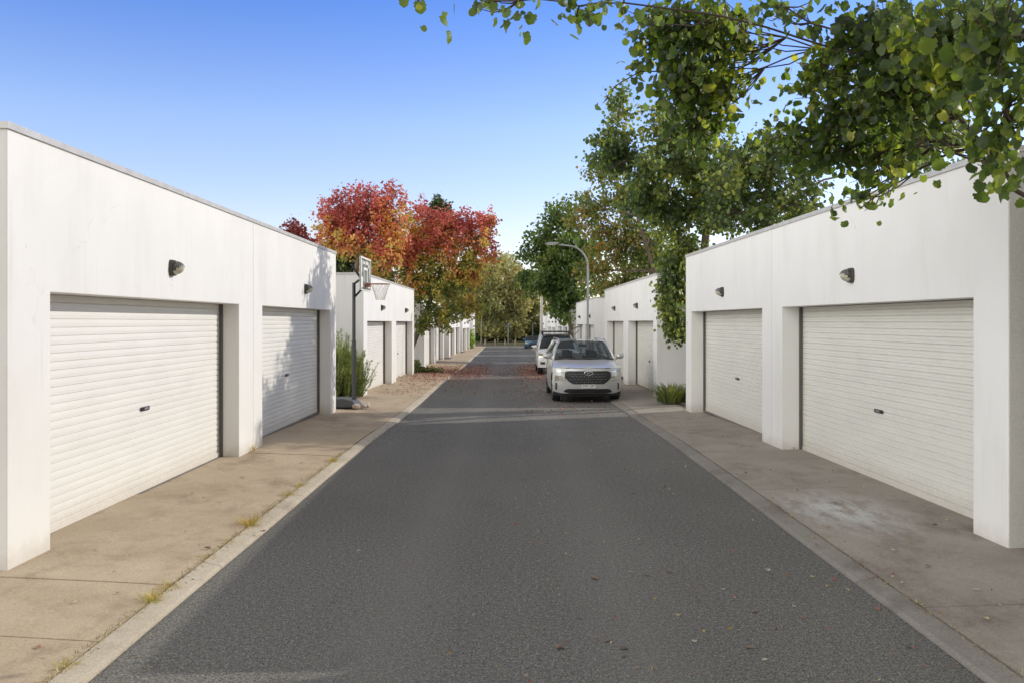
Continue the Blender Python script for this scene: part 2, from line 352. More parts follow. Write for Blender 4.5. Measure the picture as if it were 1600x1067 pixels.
def kerb(name, fx, sgn, m, z0=.015, z1=.055, wd=.3, y1=104, step=2.93, off=0):
    b = MB(); y = -11.0+off
    while y < y1:
        ye = min(y+step-.012, y1)
        yl = lin(y, ye, 5)
        V = []
        for yy in yl:
            x = fx(yy); jit = .004*math.sin(yy*7.3)
            V += [(x+jit, yy, zr(yy)-.1), (x+jit, yy, zr(yy)+z0), (x+sgn*.03, yy, zr(yy)+z0+.018), (x+sgn*(wd), yy, zr(yy)+z1), (x+sgn*wd, yy, zr(yy)-.1)]
        Fc = [(i*5+j, i*5+j+1, (i+1)*5+j+1, (i+1)*5+j) for i in range(4) for j in range(4)]+[(0, 1, 2, 3, 4), (24, 23, 22, 21, 20)]
        b.add(V, Fc); y += step
    tag(b.build(name, m), kind='structure')
kerb('kerb_left', kl, -1, M['kerb'], wd=.165, off=.79-.0)
kerb('kerb_right', kr, 1, M['kerbr'], wd=.175, off=.35)
def apron(name, fx, sgn, wd, xe, m, joints, rise, skew):
    b = MB(); J = sorted(joints)
    for a, c in zip(J[:-1], J[1:]):
        n = max(2, int((c-a)/1.5)+1)
        def fn(t, u, a=a, c=c):
            xk = fx((a+c)/2)
            yy = a+.009+(c-a-.018)*t
            x0 = fx(yy)+sgn*(wd+.022+.008*math.sin(yy*3.1)); x = x0+(xe-x0)*u
            yy += skew*abs(x-x0)
            return (x, yy, zr(yy)+.055+rise*u**.8+.002*math.sin(a*3))
        us = lin(0, 1, 5)
        top = [fn(t, u) for t in lin(0, 1, n) for u in us]
        Fc = [(i*5+j, i*5+j+1, (i+1)*5+j+1, (i+1)*5+j) for i in range(n-1) for j in range(4)]
        # downturned slab edges
        e = [fn(0, u) for u in us]; e2 = [fn(1, u) for u in us]; s_ = [fn(t, 0) for t in lin(0, 1, n)]
        b.add(top, Fc)
        for L in (e, e2, s_):
            k = len(L); b.add(L+[(p[0], p[1], p[2]-.09) for p in L], [(i, i+1, k+i+1, k+i) for i in range(k-1)])
    tag(b.build(name, m), kind='structure')
apron('apron_left', kl, -1, .165, -4.75, M['apl'], [-11, -7.7, -4.4, -1.1, 2.2, 4.1, 5.54, 6.73, 9.95, 13.2, 16.4, 19.6, 21.3, 24.6]+[24.6+3.28*i for i in range(1, 25)], .06, .05)
apron('apron_right', kr, 1, .175, 5.6, M['apr'], [-11, -7.7, -4.4, -1.1, 2.9, 6.2, 10.56, 14.6, 17.7, 20.9, 24.2]+[24.2+3.28*i for i in range(1, 25)], .05, .02)
jb = MB(); jb.grid(lambda yy, t: (kl(yy)-2.6*t-.1, yy, zr(yy)+.012), ys, [0, 1]); jb.grid(lambda yy, t: (kr(yy)+2.4*t+.1, yy, zr(yy)+.012), ys, [0, 1])
tag(jb.build('joint_dirt', M['soil']), kind='structure')

def text_mesh(name, body, size, m, parent, loc, rot, extrude=.002):
    cu = bpy.data.curves.new(name, 'FONT'); cu.body = body; cu.size = size; cu.extrude = extrude; cu.align_x = 'CENTER'; cu.align_y = 'CENTER'; cu.resolution_u = 3
    t_ = bpy.data.objects.new(name, cu); me = bpy.data.meshes.new_from_object(t_); me.name = name
    bpy.data.objects.remove(t_); bpy.data.curves.remove(cu)
    o = bpy.data.objects.new(name, me); COL.objects.link(o); o.parent = parent; o.location = loc; o.rotation_euler = rot; me.materials.clear(); me.materials.append(m); return o
# ------------------------------------------------------------------ garages
def garage(Pn, Pf, side, z0, lint, top, label, lay=(.65, 5.25, 1.2, 5.25, .6), rec=.23, depth=6.2, door='door', lights=(2.9, 9.3), lz=2.68, door_lift=(0, 0), rough_side=None, detail=True, number=False):
    Pn, Pf = Vector((*Pn, 0)), Vector((*Pf, 0)); T = (Pf-Pn); L = T.length; T.normalize()
    N = Vector((-T.y, T.x, 0)); N = N if N.x*side > 0 else -N
    k = L/sum(lay); br = [0]
    for q in lay: br.append(br[-1]+q*k)
    root = empty('garage_building', (Pn.x, Pn.y, z0), label=label, cat='garage', group='white garage buildings lining the lane')
    H, LT = top-z0, lint-z0
    W = lambda u, d, z: (T*u+N*d+Vector((0, 0, z)))
    flip = (T.cross(N)).z < 0
    zb = -.35
    V, Fc, ix = [], [], {}
    def v(u, d, z):
        key = (round(u, 4), round(d, 4), round(z, 4))
        if key not in ix: ix[key] = len(V); V.append(W(u, d, z))
        return ix[key]
    def q(*c): Fc.append(tuple(v(*p) for p in c))
    for i in range(5):
        a, c = br[i], br[i+1]
        q((a, 0, LT), (c, 0, LT), (c, 0, H), (a, 0, H))
        if i in (0, 2, 4): q((a, 0, zb), (c, 0, zb), (c, 0, LT), (a, 0, LT))
        else:
            q((a, 0, zb), (a, rec+.2, zb), (a, rec+.2, LT), (a, 0, LT)); q((c, 0, zb), (c, rec+.2, zb), (c, rec+.2, LT), (c, 0, LT))
            q((a, 0, LT), (c, 0, LT), (c, rec+.2, LT), (a, rec+.2, LT))
    for u in (0, L): q((u, 0, zb), (u, 0, LT), (u, 0, H), (u, depth, H), (u, depth, zb))
    q((0, depth, zb), (L, depth, zb), (L, depth, H), (0, depth, H))
    q((0, .2, H-.02), (L, .2, H-.02), (L, depth-.2, H-.02), (0, depth-.2, H-.02))
    wl = raw('wall', V, Fc, M['wall'], root)
    bm = bmesh.new(); bm.from_mesh(wl.data); bmesh.ops.recalc_face_normals(bm, faces=bm.faces); bm.to_mesh(wl.data); bm.free()
    if detail:
        bv = wl.modifiers.new('bevel', 'BEVEL'); bv.width = .008; bv.segments = 2; bv.limit_method = 'ANGLE'
    def box(mb, u0, u1, d0, d1, za, zc):
        c = [W(u, d, z) for u in (u0, u1) for d in (d0, d1) for z in (za, zc)]
        mb.add(c, [(0, 1, 3, 2), (4, 6, 7, 5), (0, 4, 5, 1), (2, 3, 7, 6), (0, 2, 6, 4), (1, 5, 7, 3)])
    c = MB()
    box(c, -.018, L+.018, -.018, .16, H-.045, H+.012)
    box(c, -.018, .16, .162, depth+.018, H-.045, H+.0118); box(c, L-.16, L+.018, .162, depth+.018, H-.045, H+.0118)
    c.build('parapet_capping', M['cap'], root)
    if rough_side:                                            # textured face on one end wall
        c = MB(); box(c, -.006, -.001, .012, depth-.01, zb, H-.05); c.build('end_wall_coating', M[rough_side], root)
    if detail:
        c = MB(); uj = br[3]-.5*k
        box(c, uj, uj+.008, -.0015, .004, .02, H-.05); c.build('control_joint', M['joint'], root)
    # roller doors
    for di, (a, e) in enumerate(((br[1], br[2]), (br[3], br[4]))):
        lift = door_lift[di]; z1 = LT-.003
        g = MB()
        for (p0, p1) in ((a+.001, a+.022), (e-.022, e-.001)): box(g, p0, p1, rec+.01, rec+.055, -.02, LT-.002)
        box(g, a+.001, e-.001, rec+.13, rec+.16, -.3, LT); rr_ = rec; rec_ = rec+.075
        prof = []; pitch = .0805; n = int((z1-.07-lift)/pitch)+1
        cs = ((0, .008), (.045, .002), (.10, -.004), (.5, -.0065), (.90, -.004), (.955, .002)) if detail and side < 0 else ((0, .010), (.05, .003), (.12, -.006), (.41, -.006), (.46, .0), (.50, .0), (.55, -.006), (.86, -.006), (.93, .003)) if detail else ((0, .012), (.15, -.004), (.85, -.004))
        for i in range(n):
            for (t, dd) in cs: prof.append((.09+lift+(i+t)*pitch, rec_-.006+dd))
        prof = [(lift+.02, rec_-.008), (lift+.085, rec_-.008)]+[p for p in prof if p[0] < z1]
        # the lowest rail is a thicker bar
        d = MB(); d.grid(lambda pz, u: W(u, pz[1], pz[0]), prof, [a+.024, (a+e)/2, e-.024])
        box(d, a+.026, e-.026, rec_-.022, rec_+.01, lift+.012, lift+.075)
        dr = d.build('garage_door', M[door], root)
        g.build('door_guide', mat('guide_steel', (.10, .095, .085), .6), dr)
        h = MB(); um = (a+e)/2; hz = (.98 if side < 0 else .90)+lift
        box(h, um-.11, um+.11, rec_-.03, rec_-.018, hz-.022, hz+.022); h.build('door_handle', M['plastic'], dr)
        if detail:
            h = MB(); box(h, um-.05, um+.05, rec_-.04, rec_-.0305, hz-.008, hz+.014); h.build('lock_lever', M['galv'], dr)
            sl = MB(); box(sl, a+.03, e-.03, rec_-.06, rec_+.03, -.01, .006); sl.build('door_threshold', M['kerbr'], dr)
    # bulkhead lights
    for u in lights:
        u *= k; c0 = W(u, 0, lz)
        bp = MB(); pl = []
        for j in range(16):
            t = 2*PI*j/16; pl.append((.09*math.copysign(abs(math.cos(t))**.6, math.cos(t)), .10*math.copysign(abs(math.sin(t))**.6, math.sin(t))))
        bp.prism(pl, lambda p, z: W(u+p, -.001, lz+z), lambda p, z: W(u+p*.93, -.04, lz+z*.93))
        lamp = bp.build('wall_light', M['lamp'], root)
        hood, lens = MB(), MB(); nu, nv = 14, 8
        for ii in range(nu):
            for jj in range(nv):
                qd = []
                for (p_, r_) in ((ii, jj), (ii+1, jj), (ii+1, jj+1), (ii, jj+1)):
                    th = 2*PI*p_/nu; ph = PI/2*r_/nv
                    qd.append((math.cos(th)*math.cos(ph), math.sin(ph), math.sin(th)*math.cos(ph)))
                cx = [sum(a_[m_] for a_ in qd)/4 for m_ in range(3)]
                il = cx[1]*.75-cx[2]*.8 > .42
                s_ = 1.0 if not il else .985
                (lens if il else hood).add([W(u+a_[0]*.076*s_, -.04-a_[1]*.11*s_, lz+a_[2]*.082*s_) for a_ in qd], [(0, 1, 2, 3)])
        hood.build('lamp_hood', M['lamp'], lamp)
        lens.build('lamp_lens', M['lens'], lamp)
        if detail:
            gr = MB()
            for r_ in range(5):
                ph = .35+.2*r_; pts = [W(u+math.cos(t)*math.cos(ph)*.08, -.04-math.sin(ph)*.114, lz+math.sin(t)*math.cos(ph)*.086) for t in lin(.15, PI-.15, 9)]
                gr.tube(pts, .003, 4)
            gr.build('lamp_grille', M['galv'], lamp)
    if number:
        text_mesh('house_number', number, .13, M['joint'], root, W(L-.16, -.005, 1.98), (PI/2, 0, math.atan2(T.y, T.x)+(PI if side > 0 else 0)), .004)
    return root
garage((-4.07, 6.96), (-4.07, 19.9), -1, .10, 2.36, 3.70, 'near left garage in full sun with tree shadow on its farther roller door', number=None, lights=(3.35, 10.0), lz=2.64)
garage((-4.28, 24.8), (-4.28, 37.5), -1, -.13, 2.12, 3.50, 'second garage on the left, standing behind the basketball hoop', lights=(3.4, 9.8))
garage((-4.54, 44.4), (-4.59, 57.7), -1, -.40, 1.85, 3.1, 'third garage on the left, mostly shaded by the red autumn tree', lights=(2.9, 9.3))
garage((-4.5, 61.2), (-4.5, 73.8), -1, -.58, 1.65, 2.95, 'fourth garage on the left, just past the leaning tree branches', detail=False)
garage((-4.5, 77.6), (-4.5, 90.3), -1, -.72, 1.5, 2.85, 'fifth garage on the left, in front of the lime green shrub', detail=False)
garage((-4.5, 97.5), (-4.5, 103.2), -1, -.92, 1.35, 3.1, 'farthest garage on the left, tall narrow end at the lane mouth', lay=(.65, 2.4, .6, 1.7, .4), detail=False, lights=(1.2, 4.0), lz=2.5)
garage((4.42, 7.71), (4.09, 20.4), 1, .07, 2.33, 3.66, 'near right garage in shade with leafy branches hanging over its roof edge', lay=(.56, 5.45, 1.0, 5.2, .55), rec=.265, rough_side='wallr', door='door2', lights=(3.35, 9.5), lz=2.62, number='2')
garage((4.09, 24.5), (4.0, 37.6), 1, -.06, 2.13, 3.47, 'second garage on the right, beside the parked silver SUV', lay=(.62, 5.2, 1.2, 5.25, .8), rec=.265, door='door2', lights=(3.6, 9.4))
garage((3.95, 41.5), (4.0, 54.5), 1, -.30, 1.95, 3.27, 'third garage on the right, one roller door half open behind the street lamp', door_lift=(1.45, 0), door='door2', lights=(2.5, 9.4))
garage((3.75, 58.2), (3.58, 69.5), 1, -.46, 1.75, 3.03, 'fourth garage on the right, behind the hanging leaves past the white pickup', detail=False, door='door2', lay=(.6, 4.6, 1.0, 4.5, .6))
garage((3.6, 73.5), (3.5, 86.5), 1, -.6, 1.62, 2.87, 'fifth garage on the right, partly hidden behind the concrete pole', detail=False, door='door2')
garage((3.4, 90), (3.25, 103), 1, -.8, 1.4, 2.75, 'farthest garage on the right, near the dark blue car', detail=False, door='door2')
garage((4.6, -6.1), (4.5, 7.25), 1, .08, 2.3, 3.66, 'garage beside the viewer on the right, shading the road', door='door2', detail=False)  # out of view; far end lengthened to keep sun off the near road
for (y0, y1, s_) in ((20.0, 24.75, -1), (37.6, 44.3, -1), (57.8, 61.1, -1), (73.9, 77.5, -1), (90.4, 97.4, -1), (20.5, 24.4, 1), (37.7, 41.4, 1), (54.6, 58.1, 1), (69.6, 73.4, 1), (86.6, 89.9, 1), (7.3, 7.68, 1)):
    b = MB(); b.grid(lambda yy, u: (s_*((5.5 if y0 < 8 and s_ > 0 else 4.25)+6*u), yy, zr(yy)+.13+.02*math.sin(yy*9+u*14)), lin(y0, y1, 6), lin(0, 1, 6)); tag(b.build('garden_bed', M['soil']), kind='structure')
# pale house far behind on the right
hr = empty('house', (5.5, 112, -.9), label='pale blue-white house with a gable, rising behind the far right garages', cat='house')
b = MB(); b.prism([(0, 0), (9, 0), (9, 3.9), (4.5, 5.6), (0, 3.9)], lambda x, z: (x-1.4, 0, z), lambda x, z: (x-1.4, 8, z)); b.build('wall', mat('pale_cladding', (.62, .64, .68), .8), hr)
b = MB()
for sg in (0, 1):
    xs_ = (-.3, 4.5) if sg == 0 else (9.3, 4.5)
    b.prism([(xs_[0], 3.72), (xs_[1], 5.66), (xs_[1], 5.82), (xs_[0], 3.88)], lambda x, z: (x-1.4, -.4, z), lambda x, z: (x-1.4, 8.4, z))
b.build('roof', mat('roof_steel', (.5, .52, .56), .6), hr)

# ------------------------------------------------------------------ foliage
QUAD = (np.array([[0, 0, 0], [.5, .46, .08], [1, 0, -.05], [.5, -.46, .08]]), np.array([[0, 1, 2, 3]]))
SIX = (np.array([[0, 0, 0], [.3, .42, .1], [.72, .34, .06], [1, 0, -.12], [.72, -.34, .06], [.3, -.42, .1], [.5, 0, -.03]]),
       np.array([[0, 1, 2, 6], [6, 2, 3, 3], [0, 6, 4, 5], [6, 3, 4, 4]]))
SIX = (SIX[0], np.array([[0, 1, 2, 6], [0, 6, 4, 5], [2, 3, 4, 6]]))
_o = [(.03, .14), (-.08, .30), (.10, .48), (.22, .42), (.36, .55), (.50, .43), (.66, .47), (.80, .36), (.91, .20)]
def _rich():
    V = [(0, 0), (.3, 0), (.62, 0), (1.0, 0)]; n0 = len(V)
    V += _o + [(a, -b) for a, b in _o]
    l = [n0+i for i in range(9)]; r = [n0+9+i for i in range(9)]
    F3 = []
    for s_, q in ((1, l), (-1, r)):
        T = [(0, q[0], q[1], q[2]), (0, q[2], q[3], 1), (1, q[3], q[4], q[5]), (1, q[5], q[6], 2), (2, q[6], q[7], q[8]), (2, q[8], 3, 3)]
        for t in T[:5]: F3.append(t if s_ > 0 else t[::-1])
    F3.append((2, l[8], 3, r[8]))
    P = np.array([[u, v, abs(v)*.28+.10*math.sin(u*9+v*7)*abs(v)-.16*u*u] for u, v in V]); return P, np.array(F3)
RICH = _rich()
NEEDLE = (np.array([[0, .05, 0], [.5, .09, .03], [1, 0, 0], [.5, -.09, .03], [0, -.05, 0]]), np.array([[0, 1, 3, 4], [1, 2, 3, 3]]))
NEEDLE = (np.array([[0, 0, 0], [.45, .11, .03], [1, 0, 0], [.45, -.11, .03]]), np.array([[0, 1, 2, 3]]))
def leaf_mesh(C, size, rng, tpl=QUAD, droop=.6, name='crown', m=None, parent=None, dirs=None, sv=.45, flat=0):
    C = np.asarray(C, float); n = len(C); P, Fq = tpl
    d = rng.normal(size=(n, 3)); d /= np.linalg.norm(d, axis=1)[:, None]
    if dirs is not None: d = d*.5+dirs
    d[:, 2] -= droop; d /= np.linalg.norm(d, axis=1)[:, None]
    r = rng.normal(size=(n, 3)); r[:, 2] += flat
    s = np.cross(d, r); s /= np.linalg.norm(s, axis=1)[:, None]+1e-9; nn = np.cross(d, s)
    sz = size*(1+sv*rng.uniform(-1, 1, n)); bend = rng.uniform(-1.2, 2.6, n) if len(P) > 12 else rng.uniform(-.4, 1.6, n)
    V = C[:, None]+sz[:, None, None]*(P[None, :, 0, None]*d[:, None]+P[None, :, 1, None]*s[:, None]+P[None, :, 2, None]*nn[:, None]*bend[:, None, None])
    Fa = (Fq[None]+(np.arange(n)*len(P))[:, None, None]).reshape(-1, Fq.shape[1])
    return raw(name, V.reshape(-1, 3), Fa, m, parent)
def wob(a, b, n, amp, rng, sag=0):
    a, b = np.array(a), np.array(b); t = np.linspace(0, 1, n)[:, None]; p = a+(b-a)*t
    o = np.cumsum(rng.normal(size=(n, 3))*amp, axis=0); o -= o[-1]*t; o[0] = 0
    p = p+o*np.sin(t*PI)**.5; p[:, 2] += sag*4*(t*(1-t))[:, 0]; return p
def tree(name, base, trunk, blobs, leaf, n_leaf, lm, bm_='bark', tpl=QUAD, seed=1, r0=.2, twig_len=.55, sprd=.16, droop=.5, tw_r=.008, stray=.06, n_per=34, label=None, cat='tree', group=None, limbs=True, flat=0, sag=-.1):
    """trunk: list of world points; blobs: (centre, (rx, ry, rz), weight[, attach 0..1])"""
    rng = np.random.default_rng(seed); root = empty(name, tuple(base), label=label, cat=cat, group=group)
    B = np.array(base); tp = [np.array(p)-B for p in trunk]; tb = MB()
    n = len(tp); tb.tube(tp, [r0*(1.25 if i == 0 else 1-.62*i/(n-1)) for i in range(n)], 10)
    segs = np.array(tp)
    def on_trunk(f):
        x = f*(n-1); i = min(int(x), n-2); return segs[i]+(segs[i+1]-segs[i])*(x-i), r0*(1-.62*f)
    vol = np.array([bl[2]*(bl[1][0]*bl[1][1]*bl[1][2])**.67 for bl in blobs]); vol /= vol.sum(); C, D = [], []
    nodes = [(on_trunk(f)[0], on_trunk(f)[1]*.8) for f in lin(.25, 1, 10)]; top_ = np.array([q[0] for q in nodes])
    order = sorted(range(len(blobs)), key=lambda i: np.min(np.linalg.norm(top_-(np.array(blobs[i][0])-B), axis=1)))
    for bi in order:
        bl, wv = blobs[bi], vol[bi]
        c = np.array(bl[0], float)-B; r = np.array(bl[1], float); lp = None
        if limbs:
            # limbs fork from the nearest wood that lies below or inside of them
            cost = [np.linalg.norm(c-q[0])*(1+.8*max(0, (q[0]-c)[2])/(np.linalg.norm(c-q[0])+.01))+.012/q[1] for q in nodes]
            s0, rr = nodes[int(np.argmin(cost))]; rr = min(rr*.8, r0*.5); re_ = max(rr*.45, tw_r*1.4)
            L = np.linalg.norm(c-s0); m_ = max(5, int(L/.35)+2)
            lp = wob(s0, c, m_, .05*min(1, L/2), rng, .05*L); rl = np.linspace(rr, re_, m_); tb.tube(lp, rl.tolist(), 6)
            nodes += [(lp[i], rl[i]) for i in range(1, m_)]
        nl = int(n_leaf*wv); nt_ = max(2, int(nl/n_per))
        for _ in range(nt_):
            v = rng.normal(size=3); v /= np.linalg.norm(v); rad = rng.uniform(.15, 1)**.45
            if rng.random() < stray*2: rad *= 1.22
            e = c+v*r*rad
            src = c+v*r*rad*.35 if lp is None else lp[-1-int(rng.random()**2*len(lp)*.5)]
            dv = e-src; ln = np.linalg.norm(dv)
            if ln > twig_len*3 and limbs: m_ = 6
            else: m_ = 4
            if limbs:
                tw = wob(src, e, m_, .055*ln/2, rng, sag*min(1, ln)); tb.tube(tw, np.linspace(tw_r*1.6, tw_r*.5, m_).tolist(), 4, False)
            k = nl//nt_
            dn = dv/(ln+1e-6)
            t = rng.uniform(0, 1, k)[:, None]**.7
            C.append(e-dn*twig_len*(1-t)+rng.normal(size=(k, 3))*sprd*(1.15-.5*t)); D.append(np.repeat(dn[None]*.35, k, 0))
    tb.build('trunk', M[bm_], root, smooth=True)
    leaf_mesh(np.concatenate(C), leaf, rng, tpl, droop, 'crown', M[lm], root, np.concatenate(D), flat=flat)
    return root
def B_(px, py, Y, rx, ry, rd, wgt=1, att=.75):
    c = at(px, py, Y); return (tuple(c), (rx*Y/F, rd, ry*Y/F), wgt, att)
# big pear tree in the gap between the first two right garages
G = 'street trees along the lane'
tree('pear_tree', (5.2, 22.6, .1), [(5.2, 22.6, 0), (5.05, 22.6, 1.4), (4.9, 22.5, 2.9), (4.95, 22.2, 4.2), (5.0, 21.7, 5.6)],
     [B_(962, 235, 20.9, 46, 56, 1.0, 1.1, .6), B_(970, 165, 21, 24, 36, .6, .8, .9), B_(1010, 300, 21, 48, 56, 1.3, 1, .5), B_(1070, 240, 21.5, 66, 56, 1.5, 1.1, .8),
      B_(1050, 330, 21.8, 56, 46, 1.2, .9, .6), B_(1040, 190, 20.6, 42, 46, 1.0, .7, 1), B_(1120, 300, 21.5, 56, 56, 1.5, 1.1, .8), B_(1066, 395, 22.3, 36, 40, .8, 1.8, .4),
      B_(1052, 460, 22.3, 26, 46, .6, 3.2, .4), B_(1054, 510, 22.3, 19, 28, .5, 3.0, .35), B_(1085, 210, 22, 38, 38, 1.2, .6, 1), B_(1015, 250, 19.9, 24, 40, .5, .5, .8)],
     .092, 19500, 'pear', tpl=SIX, seed=3, stray=.16, r0=.19, twig_len=.5, sprd=.12, droop=.5, label='tall leafy green tree with dark forked trunk between the first two right garages', group=G)
tree('pear_tree', (6.9, 22.7, .1), [(6.9, 22.7, 0), (6.75, 22.6, 2.0), (6.5, 22.2, 3.9), (6.3, 21.4, 5.0), (6.2, 20.9, 5.8)],
     [B_(1200, 262, 19.8, 55, 60, 1.5, 1, .8), B_(1150, 328, 20.0, 60, 38, 1.1, 1, .6), B_(1235, 315, 19.8, 48, 45, 1.5, .9, .6), B_(1160, 255, 19.4, 42, 50, 1.2, .9, .9), B_(1190, 352, 19.6, 80, 24, .7, .7, .5), B_(1262, 285, 19.5, 25, 28, .9, .6, .9), B_(1205, 210, 19.8, 24, 26, .8, .7, 1), B_(1130, 290, 18.8, 40, 40, .8, .7, .8), ((9.6, 20.5, 7.2), (1.3, 1.2, 1.5), 1, .9), ((9.9, 21.6, 8.2), (1.2, 1.2, 1.0), .9, .9), ((9.2, 19.3, 6.2), (1.1, 1.0, 1.0), .8, .9), ((9.4, 19.9, 7.9), (1.1, .9, 1.0), .8, .9)],
     .09, 15500, 'pear', tpl=SIX, seed=4, stray=.14, r0=.17, twig_len=.45, sprd=.12, label='green tree with pale twin stems rising behind the near right garage roof', group=G)
# thin autumn tinted tree behind second right garage
tree('pear_tree', (7.3, 40.1, -.2), [(7.3, 40.1, -.2), (7.1, 40.3, 2.5), (6.6, 41.2, 5), (5.9, 42.5, 8)],
     [B_(930, 270, 43, 26, 32, .8, .5, 1), B_(915, 330, 43, 38, 40, 1.3, .8, .8), B_(970, 300, 44, 42, 50, 1.5, .8, .9), B_(960, 380, 44, 58, 48, 1.4, 1, .7), B_(1010, 385, 44, 45, 56, 1.6, .9, .6), B_(925, 425, 43.5, 32, 32, 1.0, .8, .5), B_(1030, 425, 45, 40, 38, 1.6, .8, .5), B_(975, 435, 46, 36, 26, 1.3, .8, .45), B_(940, 452, 46, 22, 18, 1, .6, .4)],
     .15, 12500, 'pear_far', bm_='twig', tpl=QUAD, seed=5, r0=.15, twig_len=.7, sprd=.2, stray=.12, label='slender tree turning rusty, behind the second right garage', group=G)
tree('plane_tree', (3.95, 56.4, -.4), [(3.95, 56.4, -.4), (3.8, 56.4, 1.8), (3.2, 56.3, 4.2), (2.9, 56.2, 7.6)],
     [B_(870, 335, 56, 32, 28, 1.5, .7, 1), B_(845, 370, 56, 30, 32, 1.6, .6, .9), B_(820, 400, 56, 22, 18, 1.0, .45, .8), B_(860, 400, 56, 38, 30, 2, 1, .8), B_(900, 390, 56, 45, 50, 2.2, 1, .8), B_(850, 440, 56, 36, 28, 2, 1, .6), B_(895, 450, 56, 40, 40, 2, 1.1, .6),
      B_(875, 478, 56, 24, 22, 1.2, 1, .5), B_(820, 428, 56, 22, 14, .9, .5, .6), B_(885, 495, 55.6, 10, 16, .5, .7, .5)],
     .21, 11500, 'plane', seed=6, r0=.2, twig_len=.9, sprd=.25, stray=.12, label='broad dark green tree reaching over the lane behind the street lamp', group=G)
# autumn trees
tree('maple_tree', (-5.2, 41.6, -.3), [(-5.2, 41.6, -.3), (-4.85, 41.5, .9), (-4.25, 41.3, 2.3), (-3.6, 41.2, 3.9), (-3.2, 41.2, 5.6)],
     [B_(745, 375, 41, 32, 48, 1.5, 1.1, .8), B_(700, 370, 41, 40, 40, 1.8, 1.1, .8), B_(655, 380, 41, 34, 42, 1.7, 1, .6), B_(735, 430, 41, 36, 34, 1.5, 1.1, .7), B_(690, 440, 41, 42, 34, 1.8, 1.1, .5), B_(640, 450, 40.5, 34, 36, 1.6, 1.1, .4),
      B_(712, 345, 41, 45, 24, 1.2, .6, 1), B_(765, 345, 41, 18, 22, .8, .5, 1), B_(690, 490, 41, 38, 26, 1.3, 1, .4), B_(735, 478, 42, 26, 24, 1.1, .9, .4), B_(660, 505, 40.7, 17, 18, .7, .8, .3), B_(775, 395, 41, 10, 16, .6, .35, .8), B_(590, 440, 41, 34, 36, 1.6, 1, .3), B_(635, 400, 40.5, 34, 38, 1.5, 1.2, .5), B_(655, 335, 40.5, 24, 26, 1.1, .7, .8), B_(690, 405, 40.2, 40, 24, 1.2, .8, .6), B_(560, 455, 41, 18, 24, 1, .7, .3)],
     .12, 25000, 'red', seed=7, r0=.17, twig_len=.5, sprd=.13, stray=.24, n_per=24, label='red and orange autumn tree leaning over the lane beyond the basketball hoop', group='autumn coloured trees')
tree('maple_tree', (-7.6, 38.8, -.2), [(-7.6, 38.8, -.2), (-7.4, 38.8, 2.5), (-7.0, 38.8, 4.6), (-6.6, 38.7, 6.4)],
     [B_(520, 350, 38.8, 26, 42, 1.5, 1.1, .6), B_(545, 330, 38.8, 28, 38, 1.5, 1, .8), B_(580, 330, 38.8, 30, 40, 1.6, 1, 1), B_(615, 345, 38.8, 34, 42, 1.6, 1, .9), B_(550, 380, 38.8, 44, 30, 1.6, 1, .6), B_(610, 390, 38.8, 40, 32, 1.6, 1.1, .6), B_(620, 300, 38.8, 24, 20, 1, .35, 1),
      B_(562, 292, 38.8, 10, 12, .5, .35, 1), B_(505, 385, 38.5, 16, 16, .8, .6, .5)],
     .12, 13500, 'red', seed=8, r0=.17, twig_len=.55, sprd=.14, stray=.28, n_per=22, label='crimson autumn tree with thinning twiggy top behind the second left garage', group='autumn coloured trees')
tree('plum_tree', (-8.6, 33, 0), [(-8.6, 33, 0), (-8.6, 33, 2.5), (-8.55, 33, 4)], [B_(463, 360, 33, 14, 17, .7, 1), B_(452, 372, 33, 18, 12, .8, .7), B_(475, 378, 33, 16, 10, .7, .8)], .11, 1500, 'darkred', seed=9, r0=.1, twig_len=.35, sprd=.12, stray=.15, label='small dark plum tree peeping over the near left garage roof')
tree('evergreen_tree', (-7.0, 60, -.4), [(-7.0, 60, -.4), (-6.6, 60, 4), (-5.4, 60, 9)], [B_(684, 325, 60, 20, 18, 1.2, 1), B_(690, 350, 60, 28, 22, 1.6, 1)], .2, 3500, 'dkg', seed=10, r0=.2, label='dark green treetop showing above the autumn trees on the left')
tree('evergreen_tree', (-11, 45, -.2), [(-11, 45, -.2), (-11, 45, 2), (-11, 45, 4)], [B_(540, 400, 45, 28, 25, 1.8, 1), B_(515, 420, 45, 22, 24, 1.6, .9), B_(575, 412, 45, 26, 26, 1.7, 1), B_(548, 430, 44, 36, 20, 1.5, 1), B_(598, 430, 45, 20, 20, 1.4, .8)], .17, 7500, 'dkg', seed=11, label='dense dark evergreen behind the hoop backboard, under the crimson tree')

